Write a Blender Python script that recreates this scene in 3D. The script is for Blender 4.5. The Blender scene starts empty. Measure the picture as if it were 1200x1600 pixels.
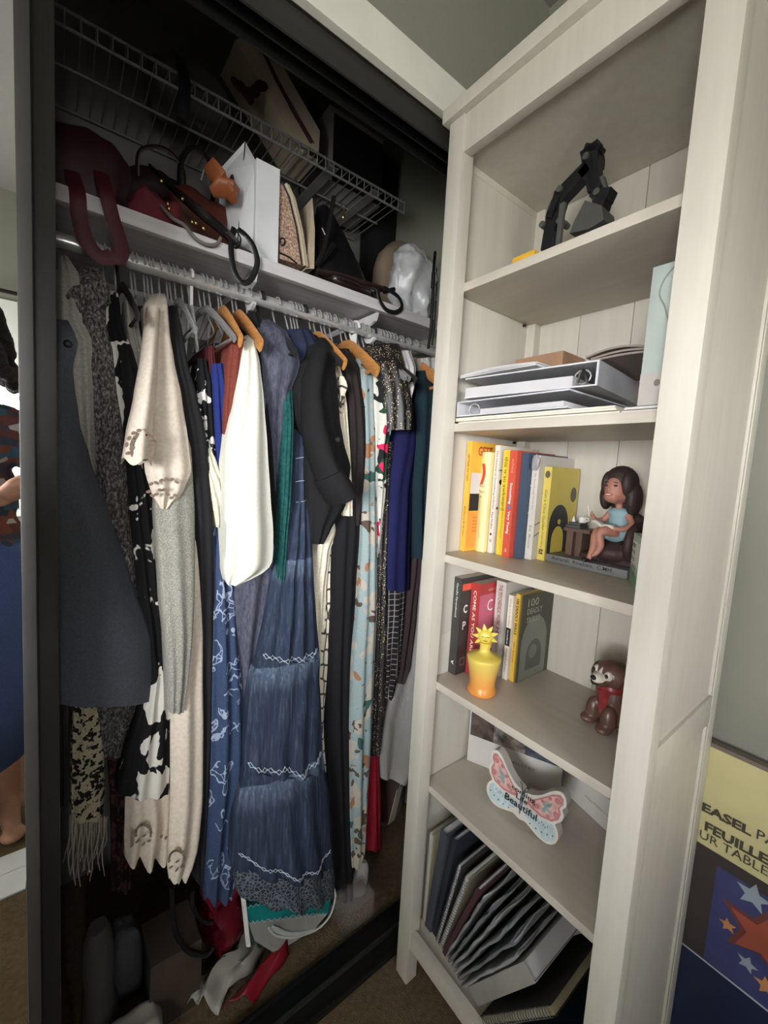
import bpy, bmesh, math, random
from mathutils import Vector as V, Matrix, noise as mnoise, Euler

# ------------------------------------------------------------------ camera
SC = bpy.context.scene
COL = SC.collection
FPX = 648.69
YAW, PITCH, ROLL = math.radians(-38.0371), math.radians(-6.0284), math.radians(3.0821)
CAM = V((-0.6361, -0.6650, 1.2481))
_fw = V((-math.sin(YAW) * math.cos(PITCH), math.cos(YAW) * math.cos(PITCH), math.sin(PITCH)))
_rt0 = V((math.cos(YAW), math.sin(YAW), 0))
_up0 = _rt0.cross(_fw)
_rt = _rt0 * math.cos(ROLL) + _up0 * math.sin(ROLL)
_up = _up0 * math.cos(ROLL) - _rt0 * math.sin(ROLL)
cd = bpy.data.cameras.new('camera')
cd.sensor_fit = 'HORIZONTAL'
cd.sensor_width = 36
cd.lens = FPX / 1200 * 36
cd.clip_start = 0.01
cam = bpy.data.objects.new('camera', cd)
COL.objects.link(cam)
cam.matrix_world = Matrix(((_rt.x, _up.x, -_fw.x, CAM.x), (_rt.y, _up.y, -_fw.y, CAM.y), (_rt.z, _up.z, -_fw.z, CAM.z), (0, 0, 0, 1)))
SC.camera = cam

# ------------------------------------------------------------------ daylight and exposure
SC.view_settings.view_transform = 'Standard'
SC.view_settings.look = 'None'
SC.view_settings.gamma = 1
SC.view_settings.use_curve_mapping = False
SC.view_settings.exposure = 0.0
WORLD_STRENGTH = 71.0
w = bpy.data.worlds.new('overcast_day')
SC.world = w
w.use_nodes = True
bg = w.node_tree.nodes['Background']
_tc = w.node_tree.nodes.new('ShaderNodeTexCoord')
_sx = w.node_tree.nodes.new('ShaderNodeSeparateXYZ')
_cr = w.node_tree.nodes.new('ShaderNodeValToRGB')
w.node_tree.links.new(_tc.outputs['Generated'], _sx.inputs[0])
_mr = w.node_tree.nodes.new('ShaderNodeMapRange')
_mr.inputs['From Min'].default_value = -1
w.node_tree.links.new(_sx.outputs[2], _mr.inputs['Value'])
w.node_tree.links.new(_mr.outputs[0], _cr.inputs[0])
_el = _cr.color_ramp.elements
_el[0].position, _el[0].color = 0.42, (0.30, 0.30, 0.29, 1)      # garden below the horizon
_el[1].position, _el[1].color = 0.51, (1.0, 1.0, 1.03, 1)       # bright haze at the horizon
_e = _el.new(0.70); _e.color = (0.22, 0.24, 0.27, 1)             # dimmer overcast higher up
w.node_tree.links.new(_cr.outputs[0], bg.inputs['Color'])
bg.inputs['Strength'].default_value = WORLD_STRENGTH
WIN = (-1.05, -0.60, 0.95, 1.90)          # small window in the wall behind the camera: x0 x1 z0 z1
YB, XL = -1.95, -1.85
WIN2 = (-1.80, -0.78, 0.90, 1.74)         # main window in the left wall: y0 y1 z0 z1
for nm, loc, rot, sx, sy in (('window_daylight_portal', ((WIN[0] + WIN[1]) / 2, YB - 0.06, (WIN[2] + WIN[3]) / 2), (math.pi / 2, 0, 0), WIN[1] - WIN[0], WIN[3] - WIN[2]),
                             ('window_daylight_portal', (XL - 0.06, (WIN2[0] + WIN2[1]) / 2, (WIN2[2] + WIN2[3]) / 2), (math.pi / 2, 0, -math.pi / 2), WIN2[1] - WIN2[0], WIN2[3] - WIN2[2])):
    ld = bpy.data.lights.new(nm, 'AREA')
    ld.shape = 'RECTANGLE'
    ld.size, ld.size_y = sx, sy
    ld.cycles.is_portal = True
    lo = bpy.data.objects.new(nm, ld)
    lo.location = loc
    lo.rotation_euler = rot
    COL.objects.link(lo)

# ------------------------------------------------------------------ helpers
def at(u, v, ax, val):
    """point of the photograph's pixel (u, v) on the plane ax = val (metres)"""
    d = _rt * ((u - 600) / FPX) + _up * ((800 - v) / FPX) + _fw
    i = 'xyz'.index(ax)
    return CAM + d * ((val - CAM[i]) / d[i])

def lin(c):
    c = c / 255.0
    return c / 12.92 if c <= 0.04045 else ((c + 0.055) / 1.055) ** 2.4

def rgb(t):
    return (lin(t[0]), lin(t[1]), lin(t[2]), 1)

MATS = {}
class N:
    """tiny node builder"""
    def __init__(s, name, rough=0.6, metal=0.0, spec=0.5):
        s.m = bpy.data.materials.new(name)
        s.m.use_nodes = True
        s.nt = s.m.node_tree
        s.b = s.nt.nodes['Principled BSDF']
        s.b.inputs['Roughness'].default_value = rough
        s.b.inputs['Metallic'].default_value = metal
        s.b.inputs['Specular IOR Level'].default_value = spec
        s._co = None
    def new(s, t, **k):
        n = s.nt.nodes.new(t)
        for a, b in k.items():
            setattr(n, a, b)
        return n
    def link(s, a, b):
        s.nt.links.new(a, b)
    def co(s, scale=(1, 1, 1), rot=(0, 0, 0)):
        tc = s.new('ShaderNodeTexCoord')
        mp = s.new('ShaderNodeMapping')
        mp.inputs['Scale'].default_value = scale
        mp.inputs['Rotation'].default_value = rot
        s.link(tc.outputs['Object'], mp.inputs['Vector'])
        return mp.outputs['Vector']
    def noise(s, scale, detail=3, rough=0.5, vec=None, out='Fac', dist=0):
        n = s.new('ShaderNodeTexNoise')
        n.inputs['Scale'].default_value = scale
        n.inputs['Detail'].default_value = detail
        n.inputs['Roughness'].default_value = rough
        n.inputs['Distortion'].default_value = dist
        s.link(vec or s.co(), n.inputs['Vector'])
        return n.outputs[out]
    def voro(s, scale, feature='F1', vec=None, out='Distance', rnd=1.0):
        n = s.new('ShaderNodeTexVoronoi')
        n.feature = feature
        n.inputs['Scale'].default_value = scale
        n.inputs['Randomness'].default_value = rnd
        s.link(vec or s.co(), n.inputs['Vector'])
        return n.outputs[out]
    def ramp(s, fac, stops, interp='LINEAR'):
        r = s.new('ShaderNodeValToRGB')
        r.color_ramp.interpolation = interp
        e = r.color_ramp.elements
        while len(e) < len(stops):
            e.new(0.5)
        for i, (p, c) in enumerate(stops):
            e[i].position = p
            e[i].color = rgb(c) if len(c) == 3 else c
        s.link(fac, r.inputs['Fac'])
        return r.outputs['Color']
    def math(s, op, a, b=None):
        n = s.new('ShaderNodeMath', operation=op)
        for i, x in enumerate((a, b)):
            if x is None:
                continue
            if isinstance(x, (int, float)):
                n.inputs[i].default_value = x
            else:
                s.link(x, n.inputs[i])
        return n.outputs[0]
    def mix(s, fac, a, b):
        n = s.new('ShaderNodeMix', data_type='RGBA')
        for i, x in ((0, fac), (6, a), (7, b)):
            if isinstance(x, (int, float)):
                n.inputs[i].default_value = x
            elif isinstance(x, tuple):
                n.inputs[i].default_value = rgb(x) if len(x) == 3 else x
            else:
                s.link(x, n.inputs[i])
        return n.outputs[2]
    def color(s, x):
        if isinstance(x, tuple):
            s.b.inputs['Base Color'].default_value = rgb(x)
        else:
            s.link(x, s.b.inputs['Base Color'])
        return s
    def bump(s, h, strength=0.3, dist=0.002):
        n = s.new('ShaderNodeBump')
        n.inputs['Strength'].default_value = strength
        n.inputs['Distance'].default_value = dist
        s.link(h, n.inputs['Height'])
        s.link(n.outputs[0], s.b.inputs['Normal'])
        return s

def mat(name, col, rough=0.6, metal=0.0, var=0.06, vs=14, bump=0.0, bs=200, spec=0.5, sheen=0.0, coat=0.0):
    """plain material: colour with a little procedural variation and grain"""
    if name in MATS:
        return MATS[name]
    n = N(name, rough, metal, spec)
    lo = tuple(max(0, c * (1 - var)) for c in col)
    hi = tuple(min(255, c * (1 + var)) for c in col)
    n.color(n.ramp(n.noise(vs), [(0.3, lo), (0.7, hi)]))
    if bump:
        n.bump(n.noise(bs, 4), bump, 0.002)
    if sheen:
        n.b.inputs['Sheen Weight'].default_value = sheen
    if coat:
        n.b.inputs['Coat Weight'].default_value = coat
    MATS[name] = n.m
    return n.m

def cloth(name, col, var=0.08, weave=900, bump=0.25, rough=0.9):
    if name in MATS:
        return MATS[name]
    n = N(name, rough, 0, 0.2)
    lo = tuple(c * (1 - var) for c in col)
    hi = tuple(min(255, c * (1 + var)) for c in col)
    n.color(n.ramp(n.noise(weave * 0.3, 2), [(0.3, lo), (0.7, hi)]))
    n.bump(n.noise(weave, 2), bump, 0.001)
    MATS[name] = n.m
    return n.m

# ---- mesh collector
class MB:
    def __init__(s):
        s.v, s.f, s.mi, s.k = [], [], [], 0
    def add(s, vs, fs, M=None):
        o = len(s.v)
        s.v += [(M @ V(p)) if M else V(p) for p in vs]
        s.f += [tuple(i + o for i in f) for f in fs]
        s.mi += [s.k] * len(fs)
        return s
    def box(s, lo, hi, M=None, bev=0.0):
        if bev <= 0:
            x0, y0, z0 = lo
            x1, y1, z1 = hi
            return s.add([(x0, y0, z0), (x1, y0, z0), (x1, y1, z0), (x0, y1, z0), (x0, y0, z1), (x1, y0, z1), (x1, y1, z1), (x0, y1, z1)],
                         [(0, 3, 2, 1), (4, 5, 6, 7), (0, 1, 5, 4), (1, 2, 6, 5), (2, 3, 7, 6), (3, 0, 4, 7)], M)
        b = bmesh.new()
        c = [(a + d) / 2 for a, d in zip(lo, hi)]
        e = [abs(d - a) for a, d in zip(lo, hi)]
        bmesh.ops.create_cube(b, size=1, matrix=Matrix.Translation(c) @ Matrix.Diagonal((e[0], e[1], e[2], 1)))
        bmesh.ops.bevel(b, geom=b.edges[:], offset=min(bev, min(e) * 0.45), segments=2, profile=0.7, affect='EDGES')
        s.addbm(b, M)
        return s
    def addbm(s, b, M=None):
        b.verts.index_update()
        s.add([v.co.copy() for v in b.verts], [[v.index for v in f.verts] for f in b.faces], M)
        b.free()
    def loft(s, rings, caps=True, closed=True, M=None):
        n = len(rings[0])
        vs = [p for r in rings for p in r]
        fs = []
        for i in range(len(rings) - 1):
            for j in range(n if closed else n - 1):
                k = (j + 1) % n
                fs.append((i * n + j, i * n + k, (i + 1) * n + k, (i + 1) * n + j))
        if caps and closed:
            fs.append(tuple(range(n - 1, -1, -1)))
            fs.append(tuple((len(rings) - 1) * n + j for j in range(n)))
        return s.add(vs, fs, M)
    def tube(s, pts, r, n=8, M=None, flat=None, caps=True, closed=False):
        """tube along a polyline; r number or list; flat=(a,b) scales the section"""
        P = [V(p) for p in pts]
        m = len(P)
        R = r if isinstance(r, (list, tuple)) else [r] * m
        rings = []
        t0 = (P[1] - P[0]).normalized()
        a = t0.orthogonal().normalized()
        if flat and len(flat) == 3:
            a = V(flat[2]); a = (a - t0 * a.dot(t0)).normalized()
        for i in range(m):
            if closed:
                t = (P[(i + 1) % m] - P[i - 1]).normalized()
            else:
                t = (P[min(i + 1, m - 1)] - P[max(i - 1, 0)]).normalized()
            a = a - t * a.dot(t)
            if a.length < 1e-6:
                a = t.orthogonal()
            a.normalize()
            b = t.cross(a)
            fa, fb = (flat[0], flat[1]) if flat else (1, 1)
            rings.append([P[i] + a * (math.cos(q) * R[i] * fa) + b * (math.sin(q) * R[i] * fb) for q in [2 * math.pi * j / n for j in range(n)]])
        if closed:
            rings.append(rings[0])
        return s.loft(rings, caps and not closed, True, M)
    def lathe(s, prof, c=(0, 0, 0), n=24, M=None, caps=True):
        rings = [[(c[0] + r * math.cos(2 * math.pi * j / n), c[1] + r * math.sin(2 * math.pi * j / n), c[2] + z) for j in range(n)] for r, z in prof]
        return s.loft(rings, caps, True, M)
    def ell(s, c, r, n=16, m=10, M=None, rot=None):
        rings = []
        R = Euler(rot).to_matrix() if rot else None
        for i in range(1, m):
            th = math.pi * i / m
            ring = []
            for j in range(n):
                ph = 2 * math.pi * j / n
                p = V((r[0] * math.sin(th) * math.cos(ph), r[1] * math.sin(th) * math.sin(ph), -r[2] * math.cos(th)))
                if R:
                    p = R @ p
                ring.append(p + V(c))
            rings.append(ring)
        o = len(s.v)
        s.loft(rings, False, True, M)
        bot, top = V((0, 0, -r[2])), V((0, 0, r[2]))
        if R:
            bot, top = R @ bot, R @ top
        s.add([bot + V(c)] + rings[0], [(0, j + 1 if False else (j + 1) % n + 1, j + 1) for j in range(n)], M)
        s.add([top + V(c)] + rings[-1], [(0, j + 1, (j + 1) % n + 1) for j in range(n)], M)
        return s
    def prism(s, pts, O, X, Y, depth):
        """2-D outline pts placed at O with axes X, Y; extruded by vector depth"""
        O, X, Y, D = V(O), V(X), V(Y), V(depth)
        a = [O + X * p[0] + Y * p[1] for p in pts]
        b = [p + D for p in a]
        n = len(a)
        fs = [tuple(range(n)), tuple(range(2 * n - 1, n - 1, -1))] + [(i, i + n, (i + 1) % n + n, (i + 1) % n) for i in range(n)]
        return s.add(a + b, fs)
    def grid(s, fn, nu, nv, M=None):
        vs = [fn(i / nu, j / nv) for j in range(nv + 1) for i in range(nu + 1)]
        fs = [(j * (nu + 1) + i, j * (nu + 1) + i + 1, (j + 1) * (nu + 1) + i + 1, (j + 1) * (nu + 1) + i) for j in range(nv) for i in range(nu)]
        return s.add(vs, fs, M)
    def wobble(s, amp, scale, seed=0, dirs=(1, 1, 1)):
        for i, p in enumerate(s.v):
            q = p * scale + V((seed * 7.3, seed * 3.1, seed * 1.7))
            d = mnoise.noise_vector(q)
            s.v[i] = p + V((d.x * dirs[0], d.y * dirs[1], d.z * dirs[2])) * amp
        return s

WM = {}     # world matrices of the things and parts, by object name

def link(o, parent, M):
    COL.objects.link(o)
    if parent is not None:
        o.parent = parent
        o.matrix_basis = WM[parent.name].inverted() @ M
    else:
        o.matrix_basis = M
    WM[o.name] = M

def tag(o, label=None, cat=None, group=None, kind=None):
    for k, x in (('label', label), ('category', cat), ('group', group), ('kind', kind)):
        if x:
            o[k] = x
    return o

def thing(name, label, cat, loc=(0, 0, 0), group=None, rotz=0.0, M=None):
    o = bpy.data.objects.new(name, None)
    o.empty_display_size = 0.03
    link(o, None, M or (Matrix.Translation(loc) @ Matrix.Rotation(rotz, 4, 'Z')))
    return tag(o, label, cat, group)

def obj(name, mb, m, parent=None, smooth=True, M=None, label=None, cat=None, group=None, kind=None, weld=False):
    """link a collected mesh; its points are in world space unless M (their own frame, as a world matrix) is given"""
    me = bpy.data.meshes.new(name)
    if M is None:
        if parent is not None:
            M = WM[parent.name].copy()
            inv = M.inverted()
            vs = [inv @ p for p in mb.v]
        else:
            xs, ys, zs = zip(*[(p.x, p.y, p.z) for p in mb.v])
            O = V(((min(xs) + max(xs)) / 2, (min(ys) + max(ys)) / 2, min(zs)))
            M = Matrix.Translation(O)
            vs = [p - O for p in mb.v]
    else:
        vs = mb.v
    me.from_pydata([tuple(p) for p in vs], [], mb.f)
    ms = m if isinstance(m, (list, tuple)) else [m]
    for x in ms:
        me.materials.append(x)
    if len(ms) > 1:
        me.polygons.foreach_set('material_index', mb.mi)
    b = bmesh.new()
    b.from_mesh(me)
    if weld:
        bmesh.ops.remove_doubles(b, verts=b.verts, dist=1e-5)
    bmesh.ops.recalc_face_normals(b, faces=b.faces)
    b.to_mesh(me)
    b.free()
    if smooth:
        me.polygons.foreach_set('use_smooth', [True] * len(me.polygons))
        me.set_sharp_from_angle(angle=math.radians(40 if smooth is True else smooth))
    o = bpy.data.objects.new(name, me)
    link(o, parent, M)
    return tag(o, label, cat, group, kind)

def struct(name, mb, m, parent=None, smooth=False):
    return obj(name, mb, m, parent, smooth, kind='structure' if parent is None else None)

def remesh(o, size, smooth=2, sub=0):
    r = o.modifiers.new('remesh', 'REMESH')
    r.mode = 'VOXEL'
    r.voxel_size = size
    r.use_smooth_shade = True
    if smooth:
        k = o.modifiers.new('smooth', 'SMOOTH')
        k.factor = 0.5
        k.iterations = smooth
    return o

def text_mb(s, O, X, Y, width=None, height=None, depth=0.0002, bold=0.0, center=False, align='LEFT'):
    """flat print: the words s from point O along X (right) with Y up, fitted to width and cap height"""
    c = bpy.data.curves.new('t', 'FONT')
    c.body = s
    c.size = 1
    c.offset = bold
    c.resolution_u = 2
    t = bpy.data.objects.new('t', c)
    me = t.to_mesh()
    mb = MB()
    P = [v.co.copy() for v in me.vertices]
    F = [tuple(p.vertices) for p in me.polygons]
    t.to_mesh_clear()
    bpy.data.objects.remove(t)
    bpy.data.curves.remove(c)
    x0, x1 = min(p.x for p in P), max(p.x for p in P)
    y0, y1 = min(p.y for p in P), max(p.y for p in P)
    sx = (width / (x1 - x0)) if width else None
    sy = (height / (y1 - y0)) if height else None
    sx = sx or sy
    sy = sy or sx
    X, Y = V(X).normalized(), V(Y).normalized()
    Z = X.cross(Y)
    O = V(O)
    mb.add([O + X * ((p.x - x0) * sx) + Y * ((p.y - y0) * sy) + Z * depth for p in P], F)
    return mb

def cr(pts, n=6, closed=False):
    """Catmull-Rom through points"""
    P = [V(p) for p in pts]
    out = []
    m = len(P)
    rng = range(m) if closed else range(m - 1)
    for i in rng:
        p0 = P[(i - 1) % m] if closed or i > 0 else P[0]
        p1, p2 = P[i], P[(i + 1) % m]
        p3 = P[(i + 2) % m] if closed or i + 2 < m else P[-1]
        for k in range(n):
            t = k / n
            out.append(0.5 * ((2 * p1) + (p2 - p0) * t + (2 * p0 - 5 * p1 + 4 * p2 - p3) * t * t + (3 * p1 - p0 - 3 * p2 + p3) * t ** 3))
    if not closed:
        out.append(P[-1])
    return out

def superbox(c, r, e=0.35, n=28, m=16, M=None, mb=None):
    """rounded block: superellipsoid of half sizes r"""
    mb = mb or MB()
    sg = lambda x, p: math.copysign(abs(x) ** p, x)
    rings = []
    for i in range(m + 1):
        th = -math.pi / 2 + math.pi * i / m
        th = max(-1.55, min(1.55, th))
        rings.append([(c[0] + r[0] * sg(math.cos(th), e) * sg(math.cos(ph), e), c[1] + r[1] * sg(math.cos(th), e) * sg(math.sin(ph), e), c[2] + r[2] * sg(math.sin(th), e)) for ph in [2 * math.pi * j / n for j in range(n)]])
    mb.loft(rings, True, True, M)
    return mb
rnd = random.Random(7)
# ================================================================== THE ROOM
def wallmat(name, col):
    n = N(name, 0.85, 0, 0.2)
    n.color(n.ramp(n.noise(3, 3), [(0.3, tuple(c * 0.97 for c in col)), (0.7, tuple(min(255, c * 1.02) for c in col))]))
    n.bump(n.noise(160, 4), 0.25, 0.002)
    MATS[name] = n.m
    return n.m
M_wall = wallmat('painted_wall', (136, 136, 123))
M_closetwall = wallmat('closet_paint', (126, 125, 122))
M_ceil = wallmat('ceiling_paint', (128, 126, 120))
M_trim = mat('white_trim_paint', (226, 222, 210), 0.45, var=0.02)
n = N('beige_carpet', 0.98, 0, 0.05)
cv = n.mix(n.noise(500, 3), n.ramp(n.noise(90, 4), [(0.3, (102, 86, 67)), (0.7, (134, 116, 93))]), (108, 91, 71))
n.color(cv).bump(n.noise(380, 5), 0.9, 0.006)
M_carpet = n.m
XW, YC, ZC = 0.362, 0.72, 2.42       # right wall, left wall, closet back wall, ceiling

m = MB(); m.box((XL, YB, -0.06), (XW, YC, 0)); struct('floor', m, M_carpet)
m = MB(); m.box((XL - .1, YB - .1, ZC), (XW + .1, YC + .1, ZC + .08)); struct('ceiling', m, M_ceil)
m = MB(); m.box((XW, YB - .1, -0.06), (XW + .08, YC + .1, ZC)); struct('wall_right', m, M_wall)
a0, a1, b0, b1 = WIN2
m = MB()
m.box((XL - .08, YB - .1, -0.06), (XL, a0, ZC)); m.box((XL - .08, a1, -0.06), (XL, YC + .1, ZC)); m.box((XL - .08, a0, -0.06), (XL, a1, b0)); m.box((XL - .08, a0, b1), (XL, a1, ZC))
struct('wall_left', m, M_wall)
m = MB(); m.box((XL, YC, -0.06), (XW, YC + .08, ZC)); struct('wall_closet_back', m, M_closetwall)
# wall over the closet opening, with a short return beside the bookcase
m = MB()
m.box((XL, 0.045, 2.06), (XW, 0.13, ZC)); m.box((0.30, 0.045, 0), (XW, 0.13, 2.06))
struct('wall_front', m, M_wall)
# back wall with its window hole
x0, x1, z0, z1 = WIN
m = MB()
m.box((XL, YB - .1, -0.06), (x0, YB, ZC)); m.box((x1, YB - .1, -0.06), (XW, YB, ZC))
m.box((x0, YB - .1, -0.06), (x1, YB, z0)); m.box((x0, YB - .1, z1), (x1, YB, ZC))
struct('wall_back', m, M_wall)
m = MB(); m.box((XW - .014, YB, 0), (XW, -0.0, .09), bev=.004); struct('baseboard_right', m, M_trim)
m = MB(); m.box((XL, YB, 0), (XW - .015, YB + .014, .09), bev=.004); struct('baseboard_back', m, M_trim)
# white casing board over the opening
m = MB(); m.box(((XL + .004), 0.03, 1.990), (0.34, 0.047, 2.065), bev=.002); struct('trim_1', m, M_trim)
m = MB(); m.box((0.235, 0.03, 0), (0.302, 0.047, 1.99), bev=.002); struct('trim_2', m, M_trim)
# unseen slab added outside the main window to cut off the higher sky
m = MB(); m.box((XL - 1.5, WIN2[0] - 1.2, 1.88), (XL - .08, WIN2[1] + 1.2, 1.94)); struct('sky_blocker', m, M_trim)
# window
wn = bpy.data.objects.new('window_1', None); link(wn, None, Matrix.Translation(((x0 + x1) / 2, YB, z0))); wn['kind'] = 'structure'
m = MB()
for a, b in (((x0, z0), (x1, z0 + .05)), ((x0, z1 - .05), (x1, z1)), ((x0, z0), (x0 + .05, z1)), ((x1 - .05, z0), (x1, z1)), (((x0 + x1) / 2 - .025, z0), ((x0 + x1) / 2 + .025, z1))):
    m.box((a[0], YB - .055, a[1]), (b[0], YB - .015, b[1]), bev=.003)
obj('window_frame', m, M_trim, wn)
n = N('clear_window_glass', 0.02)
tr = n.new('ShaderNodeBsdfTransparent'); gl = n.new('ShaderNodeBsdfGlossy'); gl.inputs['Roughness'].default_value = 0.02
mx = n.new('ShaderNodeMixShader'); mx.inputs[0].default_value = 0.06
n.link(tr.outputs[0], mx.inputs[1]); n.link(gl.outputs[0], mx.inputs[2])
n.link(mx.outputs[0], n.nt.nodes['Material Output'].inputs['Surface'])
M_pane = n.m
m = MB(); m.box((x0 + .04, YB - .04, z0 + .04), (x1 - .04, YB - .036, z1 - .04)); obj('pane', m, M_pane, wn, False)
wn2 = bpy.data.objects.new('window_2', None); link(wn2, None, Matrix.Translation((XL, (a0 + a1) / 2, b0))); wn2['kind'] = 'structure'
m = MB()
for a, b in (((a0, b0), (a1, b0 + .05)), ((a0, b1 - .05), (a1, b1)), ((a0, b0), (a0 + .05, b1)), ((a1 - .05, b0), (a1, b1))):
    m.box((XL - .055, a[0], a[1]), (XL - .015, b[0], b[1]), bev=.003)
obj('window_frame', m, M_trim, wn2)
m = MB(); m.box((XL - .04, a0 + .04, b0 + .04), (XL - .036, a1 - .04, b1 - .04)); obj('pane', m, M_pane, wn2, False)
m = MB(); m.box((XL - .01, a0 - .03, b0 - .03), (XL + .05, a1 + .03, b0), bev=.004); obj('window_sill', m, M_trim, wn2)
m = MB(); m.box((x0 - .03, YB - .01, z0 - .03), (x1 + .03, YB + .05, z0), bev=.004); obj('window_sill', m, M_trim, wn)
M_darkrod = mat('dark_rod_metal', (40, 38, 36), 0.4, 0.6)
t = thing('curtain_rod', 'thin dark curtain rod over the window, seen in the mirror', 'curtain rod', (-.95, YB + .06, 1.95))
m = MB(); m.tube([(-1.45, YB + .06, 1.955), (-.40, YB + .06, 1.955)], .009); obj('rod', m, M_darkrod, t)
for x in (-1.42, -.45):
    m = MB(); m.tube([(x, YB, 1.955), (x, YB + .06, 1.955)], .006); obj('rod_bracket', m, M_darkrod, t)
M_shade = mat('white_shade_fabric', (222, 222, 214), 0.9, var=.02)
t = thing('window_shade', 'white roller shade pulled a little way down, seen in the mirror', 'window shade', (-.8, YB + .02, 1.6))
m = MB(); m.box((x0 - .02, YB + .012, 1.60), (x1 + .02, YB + .016, 1.93)); obj('fabric', m, M_shade, t)
m = MB(); m.box((x0 - .02, YB + .008, 1.585), (x1 + .02, YB + .02, 1.602), bev=.003); obj('bottom_bar', m, M_trim, t)

# ================================================================== SLIDING MIRROR DOORS AND TRACKS
n = N('dark_bronze_aluminium', 0.45, 0.35, 0.4)
n.color(n.ramp(n.noise(5, 3), [(0.3, (52, 51, 48)), (0.7, (66, 64, 61))])); M_bronze = n.m
M_blacktrack = mat('black_track_metal', (24, 24, 24), 0.5, 0.3)
n = N('silver_mirror', 0.0, 1.0); n.color((238, 240, 238)); M_mirror = n.m
TILT = math.radians(-1.0)
def door(name, label, xr, y, w_, st, z0=0.022, z1=1.936):
    Mx = Matrix.Translation((xr, y, 1.0)) @ Matrix.Rotation(TILT * -1, 4, 'Y') @ Matrix.Translation((0, 0, -1.0))
    t = thing(name, label, 'sliding door', M=Mx)
    m = MB(); m.box((-st, -.012, z0), (0, .012, z1), bev=.003); m.v = [Mx @ p for p in m.v]; obj('door_stile', m, M_bronze, t)
    m = MB(); m.box((-w_, -.012, z0), (-w_ + .022, .012, z1), bev=.003); m.v = [Mx @ p for p in m.v]; obj('door_stile', m, M_bronze, t)
    for a, b in ((z0, z0 + .035), (z1 - .03, z1)):
        m = MB(); m.box((-w_ + .02, -.011, a), (-st, .011, b), bev=.002); m.v = [Mx @ p for p in m.v]; obj('door_rail', m, M_bronze, t)
    m = MB(); m.box((-w_ + .015, -.003, z0 + .03), (-st + .004, .003, z1 - .025)); m.v = [Mx @ p for p in m.v]; obj('mirror_pane', m, M_mirror, t, False)
    return t
xf = at(52, 800, 'y', .05).x
door('sliding_mirror_door', 'front mirrored closet door with narrow dark bronze frame, slid to the left', xf, .05, .83, .0150)
xb = at(86.5, 800, 'y', .09).x
door('sliding_mirror_door', 'rear dark-framed closet door showing only its stile past the front mirror', xb, .088, .83, .048)
# floor track: base with three ribs
t = thing('floor_track', 'black ribbed sliding door track on the carpet', 'door track', (-.9, .07, 0))
m = MB(); m.box(((XL + .004), .024, 0), (.235, .116, .008), bev=.002); obj('track_base', m, M_blacktrack, t)
for y in (.027, .068, .112):
    m = MB(); m.box(((XL + .004), y - .003, .006), (.235, y + .003, .02), bev=.001); obj('track_rib', m, M_bronze if y == .068 else M_blacktrack, t)
t = thing('head_track', 'dark upper sliding door track under the white casing board', 'door track', (-.9, .07, 1.93))
m = MB(); m.box(((XL + .004), .052, 1.945), (.30, .057, 1.99), bev=.001); obj('track_fascia', m, M_bronze, t)
m = MB(); m.box(((XL + .004), .057, 1.984), (.30, .125, 1.99)); obj('track_top', m, M_blacktrack, t)
for y in (.090, .122):
    m = MB(); m.box(((XL + .004), y - .002, 1.955), (.30, y + .002, 1.985)); obj('track_rib', m, M_blacktrack, t)

# ================================================================== CLOSET SHELF, ROD, WIRE SHELF
n = N('white_shelf_laminate', 0.55); n.color(n.ramp(n.noise(6, 5, vec=n.co((1, 12, 12))), [(0.3, (196, 192, 194)), (0.7, (216, 212, 212))])); M_cshelf = n.m
YS = 0.315
m = MB(); m.box(((XL + .004), YS + .0192, 1.693), (XW - .001, YC - .001, 1.712), bev=.002)
m.box(((XL + .004), YS, 1.684), (XW - .001, YS + .019, 1.712), bev=.002)
tag(obj('closet_shelf', m, M_cshelf), 'long white closet shelf over the hanging rod', 'shelf')
m = MB(); m.box(((XL + .004), YC - .02, 1.60), (XW - .001, YC - .001, 1.692), bev=.002); struct('trim_3', m, M_cshelf)
n = N('chromed_rod', 0.22, 0.55); n.color(n.ramp(n.noise(9, 2), [(0.3, (196, 196, 194)), (0.7, (222, 222, 220))])); M_chrome = n.m
RY, RZ, RR = 0.36, 1.634, 0.0145
t = thing('closet_rod', 'round chrome closet rod holding all the hangers', 'rod', (-.9, RY, RZ))
m = MB(); m.tube([((XL + .004), RY, RZ), (XW - .003, RY, RZ)], RR, 20); obj('rod', m, M_chrome, t)
m = MB(); m.lathe([(.03, 0), (.03, .006), (.02, .012)], n=20, M=Matrix.Translation((XW - .001, RY, RZ)) @ Matrix.Rotation(-math.pi / 2, 4, 'Y')); obj('end_flange', m, M_chrome, t)
M_brk = mat('white_bracket_metal', (205, 205, 204), .5)
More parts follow.
